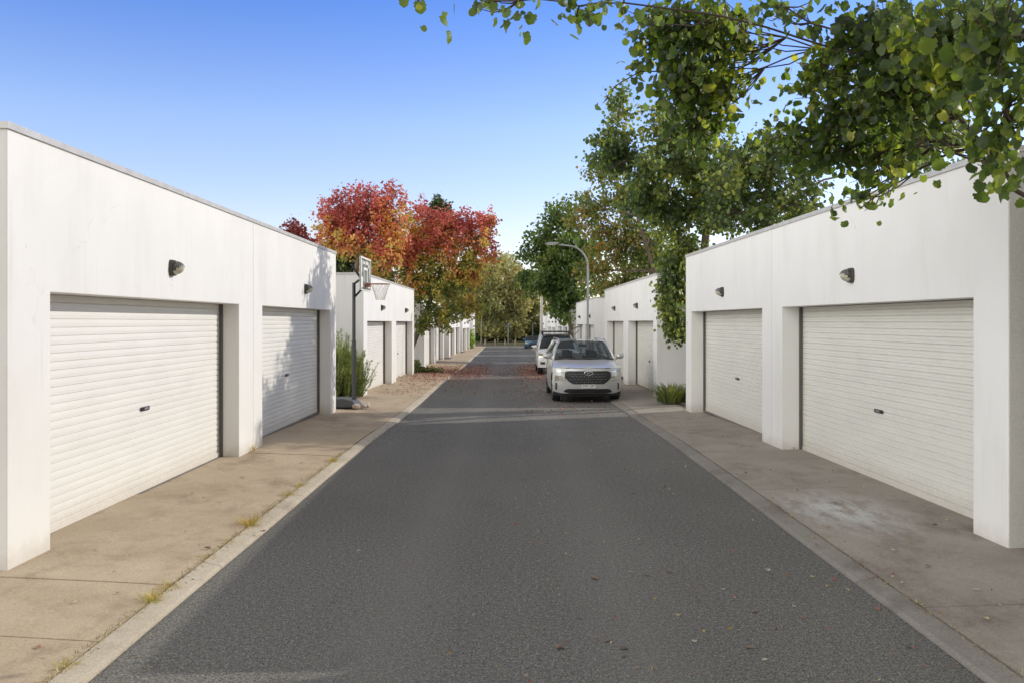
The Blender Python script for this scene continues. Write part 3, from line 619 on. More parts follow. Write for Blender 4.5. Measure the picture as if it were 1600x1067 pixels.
# foreground tree: big leaves hanging into the top right of the view
fg = [B_(1110, 50, 6.9, 62, 62, .6, 1, .9), B_(1065, 120, 6.9, 52, 55, .55, .9, .85), B_(1118, 150, 7.0, 36, 46, .5, .9, .85), B_(1050, 30, 6.7, 50, 36, .5, .8, .9), B_(1000, 112, 6.9, 24, 22, .25, .25, .8), B_(1090, 200, 7.1, 48, 32, .45, .8, .8), B_(1020, 60, 7.0, 34, 40, .4, .6, .8), B_(950, 150, 6.9, 20, 14, .1, .07, .8),
      B_(905, 10, 5.4, 26, 26, .2, .5, .95), B_(780, 2, 5.3, 50, 15, .2, .55, .95), B_(655, 0, 5.0, 20, 12, .15, .35, .95), B_(975, 5, 5.6, 34, 20, .25, .5, .95), B_(1228, 12, 5.8, 42, 22, .3, .7, .9),
      B_(1290, 115, 6.3, 50, 42, .55, .8, .8), B_(1375, 50, 5.8, 85, 45, .6, .9, .85), B_(1320, 175, 6.4, 80, 36, .55, .9, .75), B_(1420, 130, 5.8, 80, 60, .6, 1.0, .8), B_(1490, 45, 4.8, 90, 50, .55, 1.0, .9), B_(1560, 50, 3.8, 75, 55, .35, .9, .95), B_(1572, 170, 4.2, 36, 70, .35, .9, .8),
      B_(1500, 125, 4.9, 60, 45, .45, .8, .8), B_(1285, 232, 6.7, 90, 32, .55, .8, .7), B_(1375, 240, 6.4, 48, 42, .5, .75, .7), B_(1350, 302, 6.7, 46, 18, .3, .55, .65), B_(1555, 255, 4.4, 40, 26, .25, .7, .75), B_(1215, 215, 6.8, 40, 26, .4, .35, .7), B_(1435, 225, 5.9, 26, 28, .3, .3, .7), B_(1345, 326, 6.6, 14, 10, .1, .12, .6),
      # the crown above and beside the view, which shades the near ground
      ((3.2, 5.2, 5.6), (1.4, 1.3, .45), .16, .9), ((5.4, 5.6, 5.2), (1.3, 1.2, .7), .2, .9), ((6.6, 6.4, 4.6), (1.2, 1.2, .9), .4, .8), ((5.4, 6.6, 5.3), (.8, .8, .6), .3, .8), ((5.0, 7.48, 2.6), (.4, .12, .8), .4, .3), ((5.7, 7.28, 3.9), (.6, .4, .6), .4, .6), ((7.2, 4.4, 5.6), (1.6, 1.6, 1), .35, .9), ((1.2, 4.4, 5.4), (1.6, 1.2, .35), .25, 1)]
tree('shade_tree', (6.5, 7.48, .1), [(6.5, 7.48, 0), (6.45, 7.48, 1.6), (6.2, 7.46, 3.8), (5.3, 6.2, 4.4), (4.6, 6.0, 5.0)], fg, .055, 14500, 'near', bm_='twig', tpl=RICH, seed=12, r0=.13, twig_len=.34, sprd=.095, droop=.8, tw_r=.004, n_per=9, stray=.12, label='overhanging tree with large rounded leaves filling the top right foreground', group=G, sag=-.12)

# gums and scrub beyond the end of the lane
rg = random.Random(5)
for i, (px, Y, top_, wd, base_py, col) in enumerate([(752, 117, 415, 20, 538, 'olive'), (778, 121, 408, 26, 537, 'olive'), (806, 119, 425, 22, 537, 'olive'), (833, 124, 428, 24, 530, 'olive'), (790, 138, 402, 30, 520, 'olive'), (860, 135, 430, 26, 520, 'olive'), (735, 130, 425, 28, 530, 'dkg'), (700, 126, 440, 30, 530, 'olive')]):
    x = (px-PX0)*Y/F; g0 = zr(Y)-.05; H = CAM_H-(top_-PY0)*Y/F
    lean = rg.uniform(-.6, .6); r = wd*1.35*Y/F
    bl = []
    for k in range(8):
        f = .26+.72*k/7; bl.append(((x+lean*f+rg.uniform(-.6, .6)*r, Y+rg.uniform(-1, 1), g0+(H-g0)*f-.5), (r*rg.uniform(.5, .8), 1.4, (H-g0)*.11), 1, min(1, f)))
    tree('gum_tree', (x, Y, g0), [(x, Y, g0), (x+lean*.3, Y, g0+(H-g0)*.3), (x+lean*.8, Y, g0+(H-g0)*.62), (x+lean, Y, g0+(H-g0)*.9)], bl, .30, 8000, col, 'gum', NEEDLE if 0 else QUAD, 20+i, .10, .9, .45, .7, .02, .14, 60,
         ['leftmost pale-trunked gum at the end of the lane', 'tall olive gum in the middle of the lane end', 'olive gum standing right behind the sign post', 'gum with yellowish leaves behind the blue car', 'highest olive treetop far behind the lane end', 'olive gum far behind the concrete pole', 'dark tree far behind the left garages at the lane end', 'olive gum hidden behind the autumn tree canopy'][i], group='trees beyond the end of the lane')
def shrub(name, c, r, leaf, n, m, seed, label, tpl=QUAD, group=None, up=0):
    rng = np.random.default_rng(seed); root = empty(name, (c[0], c[1], c[2]-r[2]), label=label, cat='shrub', group=group)
    v = rng.normal(size=(n, 3)); v /= np.linalg.norm(v, axis=1)[:, None]; rad = rng.uniform(.1, 1, n)**.4
    lump = 1+.18*np.sin(v[:, 0]*5+seed)*np.cos(v[:, 1]*6+seed*2)+.1*np.sin(v[:, 2]*11+v[:, 0]*9)
    P = v*np.array(r)*(rad*lump)[:, None]+np.array([0, 0, r[2]]); P[:, 2] = np.abs(P[:, 2])
    leaf_mesh(P, leaf, rng, tpl, -up, 'foliage', M[m], root)
    b = MB()
    for k in range(9):
        a = rng.uniform(0, 2*PI); e = np.array([math.cos(a)*r[0]*.6, math.sin(a)*r[1]*.6, r[2]*1.5]); b.tube(wob((0, 0, 0), e, 5, .02, rng), [.02, .016, .012, .008, .004], 4)
    b.build('stem', M['twig'], root); return root
for i, (px, Y, rx, rz, m_) in enumerate([(756, 123, 1.4, 1.0, 'dkg'), (775, 125, 1.7, 1.2, 'dkg'), (800, 124, 1.6, 1.1, 'dkg'), (814, 126, 1.6, 1.5, 'olive'), (828, 125, 1.4, 1.3, 'olive'), (845, 124, 1.6, 1.2, 'dkg'), (735, 125, 1.8, 1.2, 'dkg'), (787, 128, 2, 1.4, 'dkg'), (764, 128, 1.8, 1.5, 'dkg')]):
    shrub('bush', ((px-PX0)*Y/F, Y, zr(Y)+rz-.25), (rx, 1.2, rz), .22, 1500, m_, 40+i, ['low dark bush under the leftmost gum', 'dark bush behind the second bollard', 'dark bush right of the sign post', 'olive bush below the silver car', 'olive bush behind the blue car', 'dark bush below the grey car far right', 'dark bush beside the farthest left garage', 'dark thicket behind the sign post', 'dark thicket behind the first bollards'][i], group='bushes beyond the end of the lane')
shrub('lime_shrub', (-4.75, 92.6, .15), (.7, .9, 1.15), .16, 1400, 'lime', 60, 'bright lime green shrub between the farthest left garages')
shrub('small_shrub', (-4.45, 39.4, -.0), (.3, .4, .42), .08, 700, 'rose', 61, 'small pale green shrub at the foot of the leaning autumn tree')
shrub('ground_cover_plant', (-3.9, 39.6, -.08), (.75, .5, .14), .06, 900, 'grass', 62, 'low green plant spreading onto the concrete beside the autumn leaves')
# rosemary hedge in the left gap
def spiky(name, spots, h, lm, seed, label, cat='shrub', ls=.05, nstem=90):
    rng = np.random.default_rng(seed); root = empty(name, spots[0], label=label, cat=cat); C, D = [], []; b = MB(); B0 = np.array(spots[0])
    for sp in spots:
        for _ in range(nstem):
            a = rng.uniform(0, 2*PI); q = rng.uniform(0, 1)**.6; p0 = np.array(sp)-B0+np.array([math.cos(a)*q*.28, math.sin(a)*q*.28, 0])
            L = h*rng.uniform(.45, 1.08)*(1.08-.4*q); e = p0+np.array([math.cos(a)*q*.45*rng.uniform(.2, 1.2), math.sin(a)*q*.35, L])
            pts = wob(p0, e, 6, .03, rng); b.tube(pts, np.linspace(.006, .002, 6).tolist(), 3, False)
            k = int(L*150); t = rng.uniform(.06, 1, k); idx = t*5; i0 = np.minimum(idx.astype(int), 4); fr = (idx-i0)[:, None]
            C.append(pts[i0]*(1-fr)+pts[i0+1]*fr+rng.normal(size=(k, 3))*.012)
            dd = rng.normal(size=(k, 3))*.6; dd[:, 2] += .9; D.append(dd)
    b.build('stem', M['twig'], root); leaf_mesh(np.concatenate(C), ls, rng, NEEDLE if ls < .06 else QUAD, -.2, 'foliage', M[lm], root, np.concatenate(D)); return root
spiky('rosemary_bush', [(-4.75, 24.1, .0), (-5.1, 23.6, .0), (-5.5, 23.9, 0), (-5.0, 24.3, 0)], 1.75, 'rose', 70, 'tall upright rosemary bush beside the hoop post, near the wall end', ls=.058)
spiky('rosemary_bush', [(-4.72, 24.3, -.02), (-4.55, 24.5, -.03)], 1.3, 'rose', 71, 'rosemary bush just right of the hoop post', ls=.058, nstem=90)
def blades(name, c, n, h, spread, m, seed, label, cat='plant', wdt=.012, group=None, flop=.6):
    rng = np.random.default_rng(seed); V, Fc = [], []
    for i in range(n):
        a = rng.uniform(0, 2*PI); q = rng.uniform(0, 1); L = h*rng.uniform(.5, 1.1); x0 = math.cos(a)*q*spread*.25; y0 = math.sin(a)*q*spread*.25
        o = flop*L*rng.uniform(.3, 1.2); k = len(V); pe = Vector((-math.sin(a), math.cos(a), 0))*wdt
        for j, t in enumerate((0, .35, .7, 1)):
            p = Vector((x0+math.cos(a)*o*t**1.6, y0+math.sin(a)*o*t**1.6, L*(t-.38*t**2.6))); ww = (1, .9, .6, .08)[j]
            V += [p-pe*ww, p+pe*ww]
        Fc += [(k+2*j, k+2*j+1, k+2*j+3, k+2*j+2) for j in range(3)]
    o = raw(name, V, Fc, M[m], loc=c); return tag(o, label, cat, group)
blades('strappy_grass_clump', (4.05, 22.3, .03), 420, .75, 1.3, 'grass', 80, 'clump of strappy green grass in the gap past the near right garage', wdt=.010, flop=.95)
blades('strappy_grass_clump', (4.5, 23.0, .03), 260, .6, 1.2, 'grass', 81, 'smaller grass clump tucked behind the strappy one against the white wall', wdt=.010, flop=.95)
tw = ['large dry yellow tuft sprouting by the kerb in front of the near left roller door', 'dry weed tuft in the kerb crack nearest the viewer', 'straw coloured weeds below the first concrete joint', 'thin brown weeds between the two nearest joints', 'small green-tipped tuft beyond the large yellow tuft', 'yellow weed tuft farther up the left kerb', 'farthest weed tuft, near the start of the tree shadow', 'pale creeping weed in the left kerb crack at the frame bottom', 'low brown weed beside the large yellow tuft', 'small weed at the foot of the left middle pier']
for i, (px, py, n, h) in enumerate([(398, 818, 120, .17), (240, 935, 110, .11), (262, 915, 70, .08), (325, 870, 60, .06), (458, 772, 70, .09), (478, 758, 60, .09), (522, 719, 70, .12), (110, 1040, 80, .06), (360, 845, 60, .05), (368, 708, 24, .2)]):
    Y = (CAM_H-.06)*F/(py-PY0); X = -4.03 if i == 9 else kl(Y)-.18
    blades('weed_tuft', (X, Y, .1 if i == 9 else .035), n, h, .5 if i == 0 else .34, 'grass_dry', 90+i, tw[i], cat='weed', wdt=.0035, group='weeds in the left kerb crack', flop=1.0)
# crumbs of dirt and dead grass in the kerb crack
rng = np.random.default_rng(5); n = 2600; yy = rng.uniform(4.5, 14, n)**1.0; C = np.stack([-2.655+rng.normal(size=n)*.016*(1+1.2*np.sin(yy*5)**2), yy, np.full(n, .058)], 1)
C2 = np.stack([rng.normal(2.935, .02, 500), rng.uniform(4.5, 10, 500), np.full(500, .06)], 1)
o = leaf_mesh(np.concatenate([C, C2]), .028, rng, NEEDLE, 0, 'crack_debris', M['crumb'], None, flat=3); tag(o, 'dead grass and dirt caught in the kerb cracks', 'debris', kind='stuff')
# ------------------------------------------------------------------ leaves on the ground
def gz(x, y):
    if kl(y) <= x <= kr(y): return zr(y)+.004
    d = (kl(y)-x) if x < 0 else (x-kr(y)); return zr(y)+.062+.055*min(1, max(0, d-.3)/1.8)**.8
rng = np.random.default_rng(11); C = []
def scat(n, x0, x1, y0, y1, g=None):
    for _ in range(n):
        x = rng.normal((x0+x1)/2, (x1-x0)/4) if g else rng.uniform(x0, x1); y = rng.normal((y0+y1)/2, (y1-y0)/4) if g else rng.uniform(y0, y1); C.append((x, y, gz(x, y)+.008))
scat(4800, .0, 2.1, 32, 52, 1); scat(4300, -3.3, -.9, 34, 50, 1); scat(5000, -5.0, -2.2, 32, 49, 1); scat(1500, -2.3, 2.4, 26, 55); scat(400, -4.0, -2.7, 25, 34); scat(300, -.2, 2.5, 20, 30)
o = leaf_mesh(np.array(C), .05, rng, QUAD, 0, 'leaf_litter', M['litter'], None, flat=14); tag(o, 'red fallen leaves strewn across the lane and left apron under the autumn trees', 'leaf litter', kind='stuff')
# separate fallen leaves near the camera
rg = random.Random(9)
spots = [(887, 740), (985, 893), (1010, 898), (1045, 893), (1088, 917), (1200, 890), (1325, 921), (1240, 946), (1256, 965), (975, 1025), (975, 1012), (950, 1000), (1085, 1001), (1195, 1030), (1170, 1010), (875, 1012), (990, 770), (1075, 770), (1022, 795), (715, 783), (735, 825), (870, 735), (1305, 785), (1165, 738), (1020, 730), (640, 880), (670, 945), (740, 960), (905, 965), (1145, 860), (1205, 895), (1270, 900), (1130, 920), (1060, 960), (1350, 760), (1450, 883), (1398, 860), (1460, 820), (1300, 735), (1240, 700), (1480, 812), (1492, 826), (680, 655), (1230, 770), (1525, 920), (1540, 965), (600, 760), (560, 860), (520, 940), (1000, 850), (1095, 838), (1180, 955), (930, 905), (1370, 950), (1420, 1010), (800, 880)]
lspots = [(345, 783), (300, 905), (325, 857), (430, 750), (470, 722), (120, 940), (185, 925), (410, 830), (300, 770), (520, 695), (380, 745), (60, 1010)]
def fall_leaf(seed, s):
    r_ = np.random.default_rng(seed); P, Fq = RICH; V = P.copy(); V[:, 2] = V[:, 2]*r_.uniform(.6, 1.8)+abs(V[:, 1])**2*r_.uniform(0, 1.4)+.10*V[:, 0]**2*r_.uniform(0, 2); V[:, 2] -= V[:, 2].min(); V[:, 0] -= .5
    return V*s, Fq
LM = []
for k in range(5):
    V, Fq = fall_leaf(k, 1); cols = [(.42, .38, .31), (.20, .13, .10), (.30, .13, .10), (.12, .10, .09), (.42, .34, .18)][k]
    o = raw('fallen_leaf', V, Fq, mat('leaf_tone_%s' % 'abcde'[k], cols, .7, var=.25, scale=40)); LM.append(o)
cl = ['pale', 'brown', 'reddish', 'dark curled', 'yellow']; used = [0]*5; FL = {}
for i, (px, py) in enumerate(spots+lspots):
    k = rg.choice([0, 0, 1, 1, 2, 3, 3, 4]) if i >= 8 else [3, 0, 1, 1, 2, 0, 4, 0][i]
    Y = CAM_H*F/(py-PY0); X = (px-PX0)*Y/F; z = gz(X, Y); Y = (CAM_H-z)*F/(py-PY0); X = (px-PX0)*Y/F
    o = LM[k] if not used[k] else LM[k].copy()
    if used[k]: COL.objects.link(o)
    used[k] = 1; s = rg.uniform(.03, .06); o.scale = (s, s*rg.uniform(.6, 1), s*rg.uniform(.2, .6)); o.rotation_euler.z = rg.uniform(0, 6.3); o.location = (X, Y, z)
    zone = 'on left apron' if X < kl(Y) else 'on right apron' if X > kr(Y) else 'near right kerb' if X > 1.6 else 'right of lane centre' if X > .5 else 'in lane centre' if X > -.6 else 'left of lane centre'
    dist = 'nearest viewer' if Y < 6.3 else 'before near doors' if Y < 8.3 else 'by near doors' if Y < 12 else 'farther along'
    FL.setdefault((cl[k], zone, dist), []).append((X, o))
ordn = ['leftmost', 'second from left', 'third from left', 'fourth from left', 'fifth from left', 'sixth from left', 'seventh from left']
for (c_, zo, di), L_ in FL.items():
    L_.sort(key=lambda t: t[0]/t[1].location.y)
    for q_, (_, o) in enumerate(L_):
        tag(o, '%s fallen leaf %s, %s' % (c_, zo, di)+('' if len(L_) == 1 else ', '+ordn[q_]), 'leaf', 'scattered fallen leaves near the viewer')
# small bits of grit and petal on the road, too many to count
C = []
for _ in range(1500):
    x = min(4.0, abs(rng.normal(1.6, 1.3))); y = rng.uniform(4.9, 26); C.append((x, y, gz(x, y)+.003))
for _ in range(260):
    x = rng.uniform(-4, .5); y = rng.uniform(4.9, 22); C.append((x, y, gz(x, y)+.003))
o = leaf_mesh(np.array(C), .021, rng, QUAD, 0, 'grit', M['fall'], None, flat=8, sv=.6); tag(o, 'tiny leaf scraps and grit scattered over the lane', 'litter', kind='stuff')

# ------------------------------------------------------------------ basketball hoop
hy = 20.9; hx = (553-PX0)*hy/F; z0 = .06
hp = empty('basketball_hoop', (hx, hy, z0), label='portable basketball hoop on a black post between the first two left garages', cat='basketball hoop')
b = MB(); b.tube([(0, 0, .1), (0, 0, 1.6)], .05, 4); b.tube([(0, 0, 1.6), (0, 0, 2.98)], .042, 4)
b.build('post', M['black'], hp)
b = MB()
pr = [(-1.25, 0), (-1.2, .12), (-.95, .2), (-.2, .22), (.02, .17), (.14, .06), (.14, 0)]
b.prism(pr, lambda x, z: (x, -.32, z), lambda x, z: (x, .32, z)); b.build('base', mat('base_plastic', (.10, .105, .11), .5), hp, bevel=.04)
BX, BZ = .27, 3.17
b = MB(); b.tube([(0, 0, 2.62), (BX-.03, 0, 2.88)], .026, 4); b.tube([(0, 0, 2.95), (BX-.03, 0, 3.13)], .026, 4); b.tube([(-.06, 0, 3.42), (BX-.03, 0, 2.98)], .03, 6); b.build('support_arm', M['black'], hp)
# backboard faces the lane, seen nearly edge on
bb = empty('backboard', (0, 0, 0)); bb.parent = hp; bb.location = (BX, 0, 0); bb.rotation_euler.z = math.radians(0)
def bd(mb, y0, y1, za, zc, x0, x1): mb.box(x0, x1, y0, y1, za, zc)
HW, Z1, Z2 = .70, 2.78, 3.58
b = MB(); bd(b, -HW, HW, Z1, Z2, 0, .012); pn = NT('acrylic_panel'); pc = pn.ramp(pn.noise(pn.pos((1, 1, 1)), 3, 3), [(.4, (.20, .215, .22)), (.6, (.33, .35, .35))]); pn.bsdf(pc, .15, spec=.6); b.build('board_panel', pn.m, bb)
b = MB()
for a_ in ((-HW, HW, Z2-.04, Z2), (-HW, HW, Z1, Z1+.03), (-HW, -HW+.045, Z1+.031, Z2-.041), (HW-.045, HW, Z1+.031, Z2-.041)): bd(b, *a_, -.012, .03)
b.build('board_frame', M['plate'], bb)
b = MB()
for a_ in ((-.27, .27, 3.28, 3.34), (-.27, -.21, 3.0, 3.279), (.21, .27, 3.0, 3.279), (-.56, -.50, 3.2, 3.5), (-.4, -.36, 3.40, 3.5), (-.3, -.1, 3.42, 3.48), (-.02, .02, 3.38, 3.5), (.08, .3, 3.42, 3.5), (.38, .44, 3.35, 3.5), (.52, .58, 3.1, 3.45), (-.6, -.4, 2.85, 3.1), (.40, .6, 2.86, 3.0)): bd(b, *a_, .0125, .016)
b.build('board_marking', M['plate'], bb)
rr = .23; rc = (.12+rr+.02, 0, 2.98-.03)
rust = mat('rim_orange', (.35, .12, .07), .6)
b = MB(); b.tube([(rc[0]+math.cos(t)*rr, math.sin(t)*rr, rc[2]) for t in lin(0, 2*PI, 25)], .01, 6); b.box(.031, .13, -.08, .08, rc[2]-.07, rc[2]+.02); b.build('hoop_rim', rust, bb)
b = MB(); nn = 12
def net(k, l):
    t = 2*PI*k/nn; r_ = rr*(1-.55*(l/5)**.8); return (rc[0]+math.cos(t)*r_, math.sin(t)*r_, rc[2]-.012-.075*l)
for k in range(nn):
    for l in range(5):
        o_ = (l % 2)*.5
        for s_ in (-.5, .5): b.tube([net(k+o_, l), net(k+o_+s_, l+1)], .005, 3, False)
b.build('net', mat('net_cord', (.7, .68, .6), .9), bb)
b = MB()
for k, (sx, sy, s_) in enumerate(((.05, -.15, .11), (.18, -.05, .09), (.22, .12, .1))): b.box(hx+sx-s_, hx+sx+s_, hy-.3+sy-s_*.8, hy-.3+sy+s_*.8, .02+zr(hy), .02+zr(hy)+s_*1.3)
for k, (sx, sy, s_) in enumerate(((.12, -.38, .10), (.27, -.22, .085), (.31, -.05, .09))):
    rg2 = random.Random(k); bm = bmesh.new(); bmesh.ops.create_icosphere(bm, subdivisions=2, radius=s_)
    for v in bm.verts: v.co *= rg2.uniform(.82, 1.12); v.co.z *= .7
    me = bpy.data.meshes.new('rock'); bm.to_mesh(me); bm.free(); me.materials.append(mat('pinkish_stone', (.42, .36, .31), .9)); o = bpy.data.objects.new('rock', me); COL.objects.link(o); o.location = (hx+sx, hy+sy, zr(hy)+.13+s_*.45)
    tag(o, ['pale rock lying in front of the hoop base', 'pale rock next to the foot of the hoop post', 'pale rock farthest from the viewer beside the hoop base'][k], 'rock', 'rocks weighing down the hoop base')

# ------------------------------------------------------------------ lamp posts, poles, sign, bollards
ly = 38.9; lx = (918.5-PX0)*ly/F; lz0 = zr(ly)+.05
lp = empty('street_lamp', (lx, ly, lz0), label='curved grey street lamp standing behind the silver SUV', cat='street lamp')
top = CAM_H-(383-PY0)*ly/F-lz0
b = MB(); arc = [(0, 0, .0), (0, 0, 1.2), (0, 0, top-1.25)]
for t in lin(0, PI/2, 9)[1:]: arc.append((-(1-math.cos(t))*.95, 0, top-1.0+math.sin(t)*.95+.02))
arc += [(-1.35, 0, top+.02)]
b.tube(arc, [.062, .054, .05]+[.04]*8+[.032]*1, 10); b.tube([(0, 0, 0), (0, 0, .5)], .12, 10); b.build('pole', M['galv'], lp, smooth=True)
b = MB(); hd = [(-1.3, .05), (-1.5, .085), (-1.75, .07), (-1.95, .02), (-1.9, -.02), (-1.4, -.03)]
b.prism(hd, lambda x, z: (x, -.1, top+.04+z), lambda x, z: (x, .1, top+.04+z)); hh = b.build('lamp_head', M['galv'], lp, bevel=.02)
b = MB().box(-1.85, -1.45, -.07, .07, top-.01, top+.019); b.build('lamp_glass', M['lens'], hh)
cy = 82; cx = (846-PX0)*cy/F
b = MB(); b.tube([(0, 0, 0), (0, 0, 2.5), (0, 0, CAM_H-(464-PY0)*cy/F-zr(cy))], [.15, .13, .115], 12)
o = b.build('concrete_pole', M['conc'], loc=(cx, cy, zr(cy))); tag(o, 'thick pale concrete pole on the right beyond the white pickup', 'pole')
sy = 112.5; sx = (794-PX0)*sy/F
sp = empty('sign_post', (sx, sy, zr(sy)), label='slim grey post with a dark sign plate at the end of the lane', cat='sign')
b = MB(); b.tube([(0, 0, 0), (0, 0, 2.85)], .06, 8); b.build('post', M['galv'], sp)
b = MB().box(-.32, .32, -.09, -.065, 2.35, 2.62); b.build('sign_plate', mat('sign_back', (.10, .12, .15), .5), sp)
b = MB(); b.tube([(0, 0, 0), (0, 0, 3.0)], .05, 8); o = b.build('post', M['galv'], loc=((832.5-PX0)*118/F, 118, zr(118))); tag(o, 'thin grey post standing behind the blue car', 'post')
bl0 = None
for i, px in enumerate((742, 757.9, 773.5, 789.2, 805, 821)):
    if i == 0: continue
    loc = ((px-PX0)*112/F, 112.0, zr(112)-.05)
    if bl0 is None:
        b = MB(); b.tube([(0, 0, 0), (0, 0, .78), (0, 0, .82)], [.062, .062, .05], 10); bl0 = b.build('bollard', M['timber'])
        o = bl0
    else: o = bl0.copy(); COL.objects.link(o)
    o.location = loc; tag(o, 'timber bollard, ' + ['', 'leftmost of the row at the lane end', 'second from the left at the lane end', 'just left of the sign post', 'right of the sign post', 'rightmost, beside the blue car'][i], 'bollard', 'timber bollards at the end of the lane')

# ------------------------------------------------------------------ cars (nose towards the viewer, local +y runs to the tail)
def car(name, loc, label, cat, paint, L=4.78, W=1.9, H=1.69, hood0=.95, hood1=1.15, hoodL=1.25, sill=.27, wb=2.765, fo=.93, wr=.37, slope=.62, roofL=2.5, rslope=.35, rz=0, kind='suv', detail=True, group='cars parked on the right of the lane'):
    root = empty(name, loc, rz, label=label, cat=cat, group=group); hw = W/2; P = M[paint]
    def fy(x, z):                                              # front face
        t = min(1, abs(x)/hw); return .42*t**3.2+(.045 if kind == 'suv' else .10)*max(0, (z-.72)/.25)**2+.06*max(0, (.42-z)/.2)
    def sx(y, z):                                              # half width
        e = min(1, (y+.0)/.55); k = .955+.045*math.sin(min(1, max(0, (z-.2)/.75))*PI)
        r_ = max(0, (y-(L-.5))/.5); return hw*k*(1-.08*r_**2)
    belt = lambda y: hood1+.0+.05*max(0, (y-hoodL)/(L-hoodL))
    # body shell
    b = MB()
    zs = [sill, .36, .5, .62, .74, .84, hood0]
    b.grid(lambda x, z: (x*hw, fy(x*hw, z), z), [math.sin(t)*1.0 for t in lin(-PI/2, PI/2, 17)], zs)
    wy = [fo, fo+wb]; ra = wr+.075
    ycols = sorted(set([.42, .5]+lin(fo-ra, fo+ra, 13)+lin(fo+ra+.05, fo+wb-ra-.05, 8)+lin(fo+wb-ra, fo+wb+ra, 13)+[L-.25, L-.08, L-.0]))
    for s in (-1, 1):
        V = []; n = 8
        for y in ycols:
            bot = sill-.02
            for c_ in wy:
                d_ = abs(y-c_)
                if d_ < ra: bot = max(bot, wr+math.sqrt(max(0, ra*ra-d_*d_)))
            tp = hood0+(hood1-hood0)*min(1, max(0, (y-.42)/(hoodL-.42))) if y < hoodL else belt(y)
            for j in range(n):
                z = bot+(tp-bot)*j/(n-1); xx = sx(y, z)
                if y <= .42: xx = hw
                if j == n-1: xx -= .05
                V.append((s*xx, y, z))
        m_ = len(ycols); b.add(V, [((i*n+j, i*n+j+1, (i+1)*n+j+1, (i+1)*n+j) if s < 0 else (i*n+j, (i+1)*n+j, (i+1)*n+j+1, i*n+j+1)) for i in range(m_-1) for j in range(n-1)])
    def hoodf(u, y):
        yy = fy(u*hw, hood0)+(hoodL+.08-fy(u*hw, hood0))*y; ed = abs(u); z = hood0+(hood1-hood0)*y**.75+.035*(1-ed**4)*(.3+y*.7)
        z += .012*math.exp(-((ed-.62)/.07)**2)*(1-.3*y)
        return (u*(hw-.05*min(1, y*2)), yy, z)
    b.grid(hoodf, [math.sin(t) for t in lin(-PI/2, PI/2, 21)], lin(0, 1, 9))
    yb = L
    b.grid(lambda x, z: (x*hw*.92, yb-.0-.0*z+.02*(1-x*x), z), lin(-1, 1, 7), lin(sill, belt(L), 5))
    body = b.build('body', P, root, smooth=True)
    es = body.modifiers.new('split', 'EDGE_SPLIT'); es.split_angle = math.radians(38)
    bm = bmesh.new(); bm.from_mesh(body.data); bmesh.ops.remove_doubles(bm, verts=bm.verts, dist=.012); bmesh.ops.recalc_face_normals(bm, faces=bm.faces); bm.to_mesh(body.data); bm.free()
    # underbody and wheel wells
    b = MB(); b.box(-hw+.22, hw-.22, .35, L-.2, sill-.06, hood0-.12); b.build('underbody', M['plastic'], root)
    # cabin: roof, pillars, glass
    y0, y1 = hoodL, hoodL+slope; y2 = min(y1+roofL, L-.15-rslope); y3 = y2+rslope
    wb_, wt_ = hw-.07, hw-.27; zt = H-.03
    def rf(u, t): yy = y1+(y2-y1)*t; return (u*wt_, yy-.05*(1-u*u)*(1-t), zt-.045*abs(u)**3+.03*math.sin(min(1, .25+t*.75)*PI*.7)*(1-.3*u*u))
    b = MB(); b.grid(rf, lin(-1, 1, 11), lin(0, 1, 8)); b.grid(lambda u, t: (rf(u, t)[0]*.98, rf(u, t)[1], rf(u, t)[2]-.05), lin(-1, 1, 5), lin(0, 1, 4))
    for s in (-1, 1):
        b.tube([(s*(wb_-.0), y0-.02, belt(y0)-.02), (s*(wb_-.08), (y0+y1)/2, (belt(y0)+zt)/2+.02), (s*wt_, y1, zt-.04)], .038, 6)
        b.tube([(s*wt_, y1, zt-.045), (s*wt_, (y1+y2)/2, zt-.03), (s*wt_, y2, zt-.055)], .036, 6)
        ym = y1+.55; b.tube([(s*(wb_-.0), ym+.1, belt(ym)-.02), (s*wt_, ym, zt-.05)], .035, 4)
        b.tube([(s*wb_, y3+.02, belt(y3)-.02), (s*wt_, y2, zt-.05)], .06, 6)
    b.build('cabin_frame', P, root, smooth=True)
    gl = M['glass']
    b = MB(); b.grid(lambda u, t: (u*((wb_-.03)+(wt_-wb_)*t), y0-.10*(1-u*u)+(y1-y0)*t, belt(y0)+.0+(zt-.04-belt(y0))*t+.015*math.sin(t*PI)), lin(-1, 1, 11), lin(0, 1, 7)); b.build('windscreen', gl, root, smooth=True)
    b = MB(); b.tube([(u*(wb_-.05), y0-.12*(1-u*u)-.03, belt(y0)+.012) for u in lin(-1, 1, 9)], .022, 5); b.build('wiper_cowl', M['plastic'], root)
    for s in (-1, 1):
        b = MB(); b.add([(s*(wb_+.005), y0+.08, belt(y0)), (s*(wb_+.005), y3, belt(y3)), (s*(wt_+.012), y2, zt-.06), (s*(wt_+.012), y1, zt-.06)], [(0, 1, 2, 3)]); b.build('side_window', gl, root)
    b = MB(); b.add([(-wb_+.06, y3+.02, belt(y3)), (wb_-.06, y3+.02, belt(y3)), (wt_-.06, y2, zt-.06), (-wt_+.06, y2, zt-.06)], [(0, 1, 2, 3)]); b.build('rear_window', gl, root)
    b = MB().box(-hw+.1, hw-.1, y0-.02, L-.2, .5, belt(y0)-.16); b.box(-hw+.12, hw-.12, y0+.0, y0+.4, .9, belt(y0)-.02); b.build('interior', M['seat'], root)
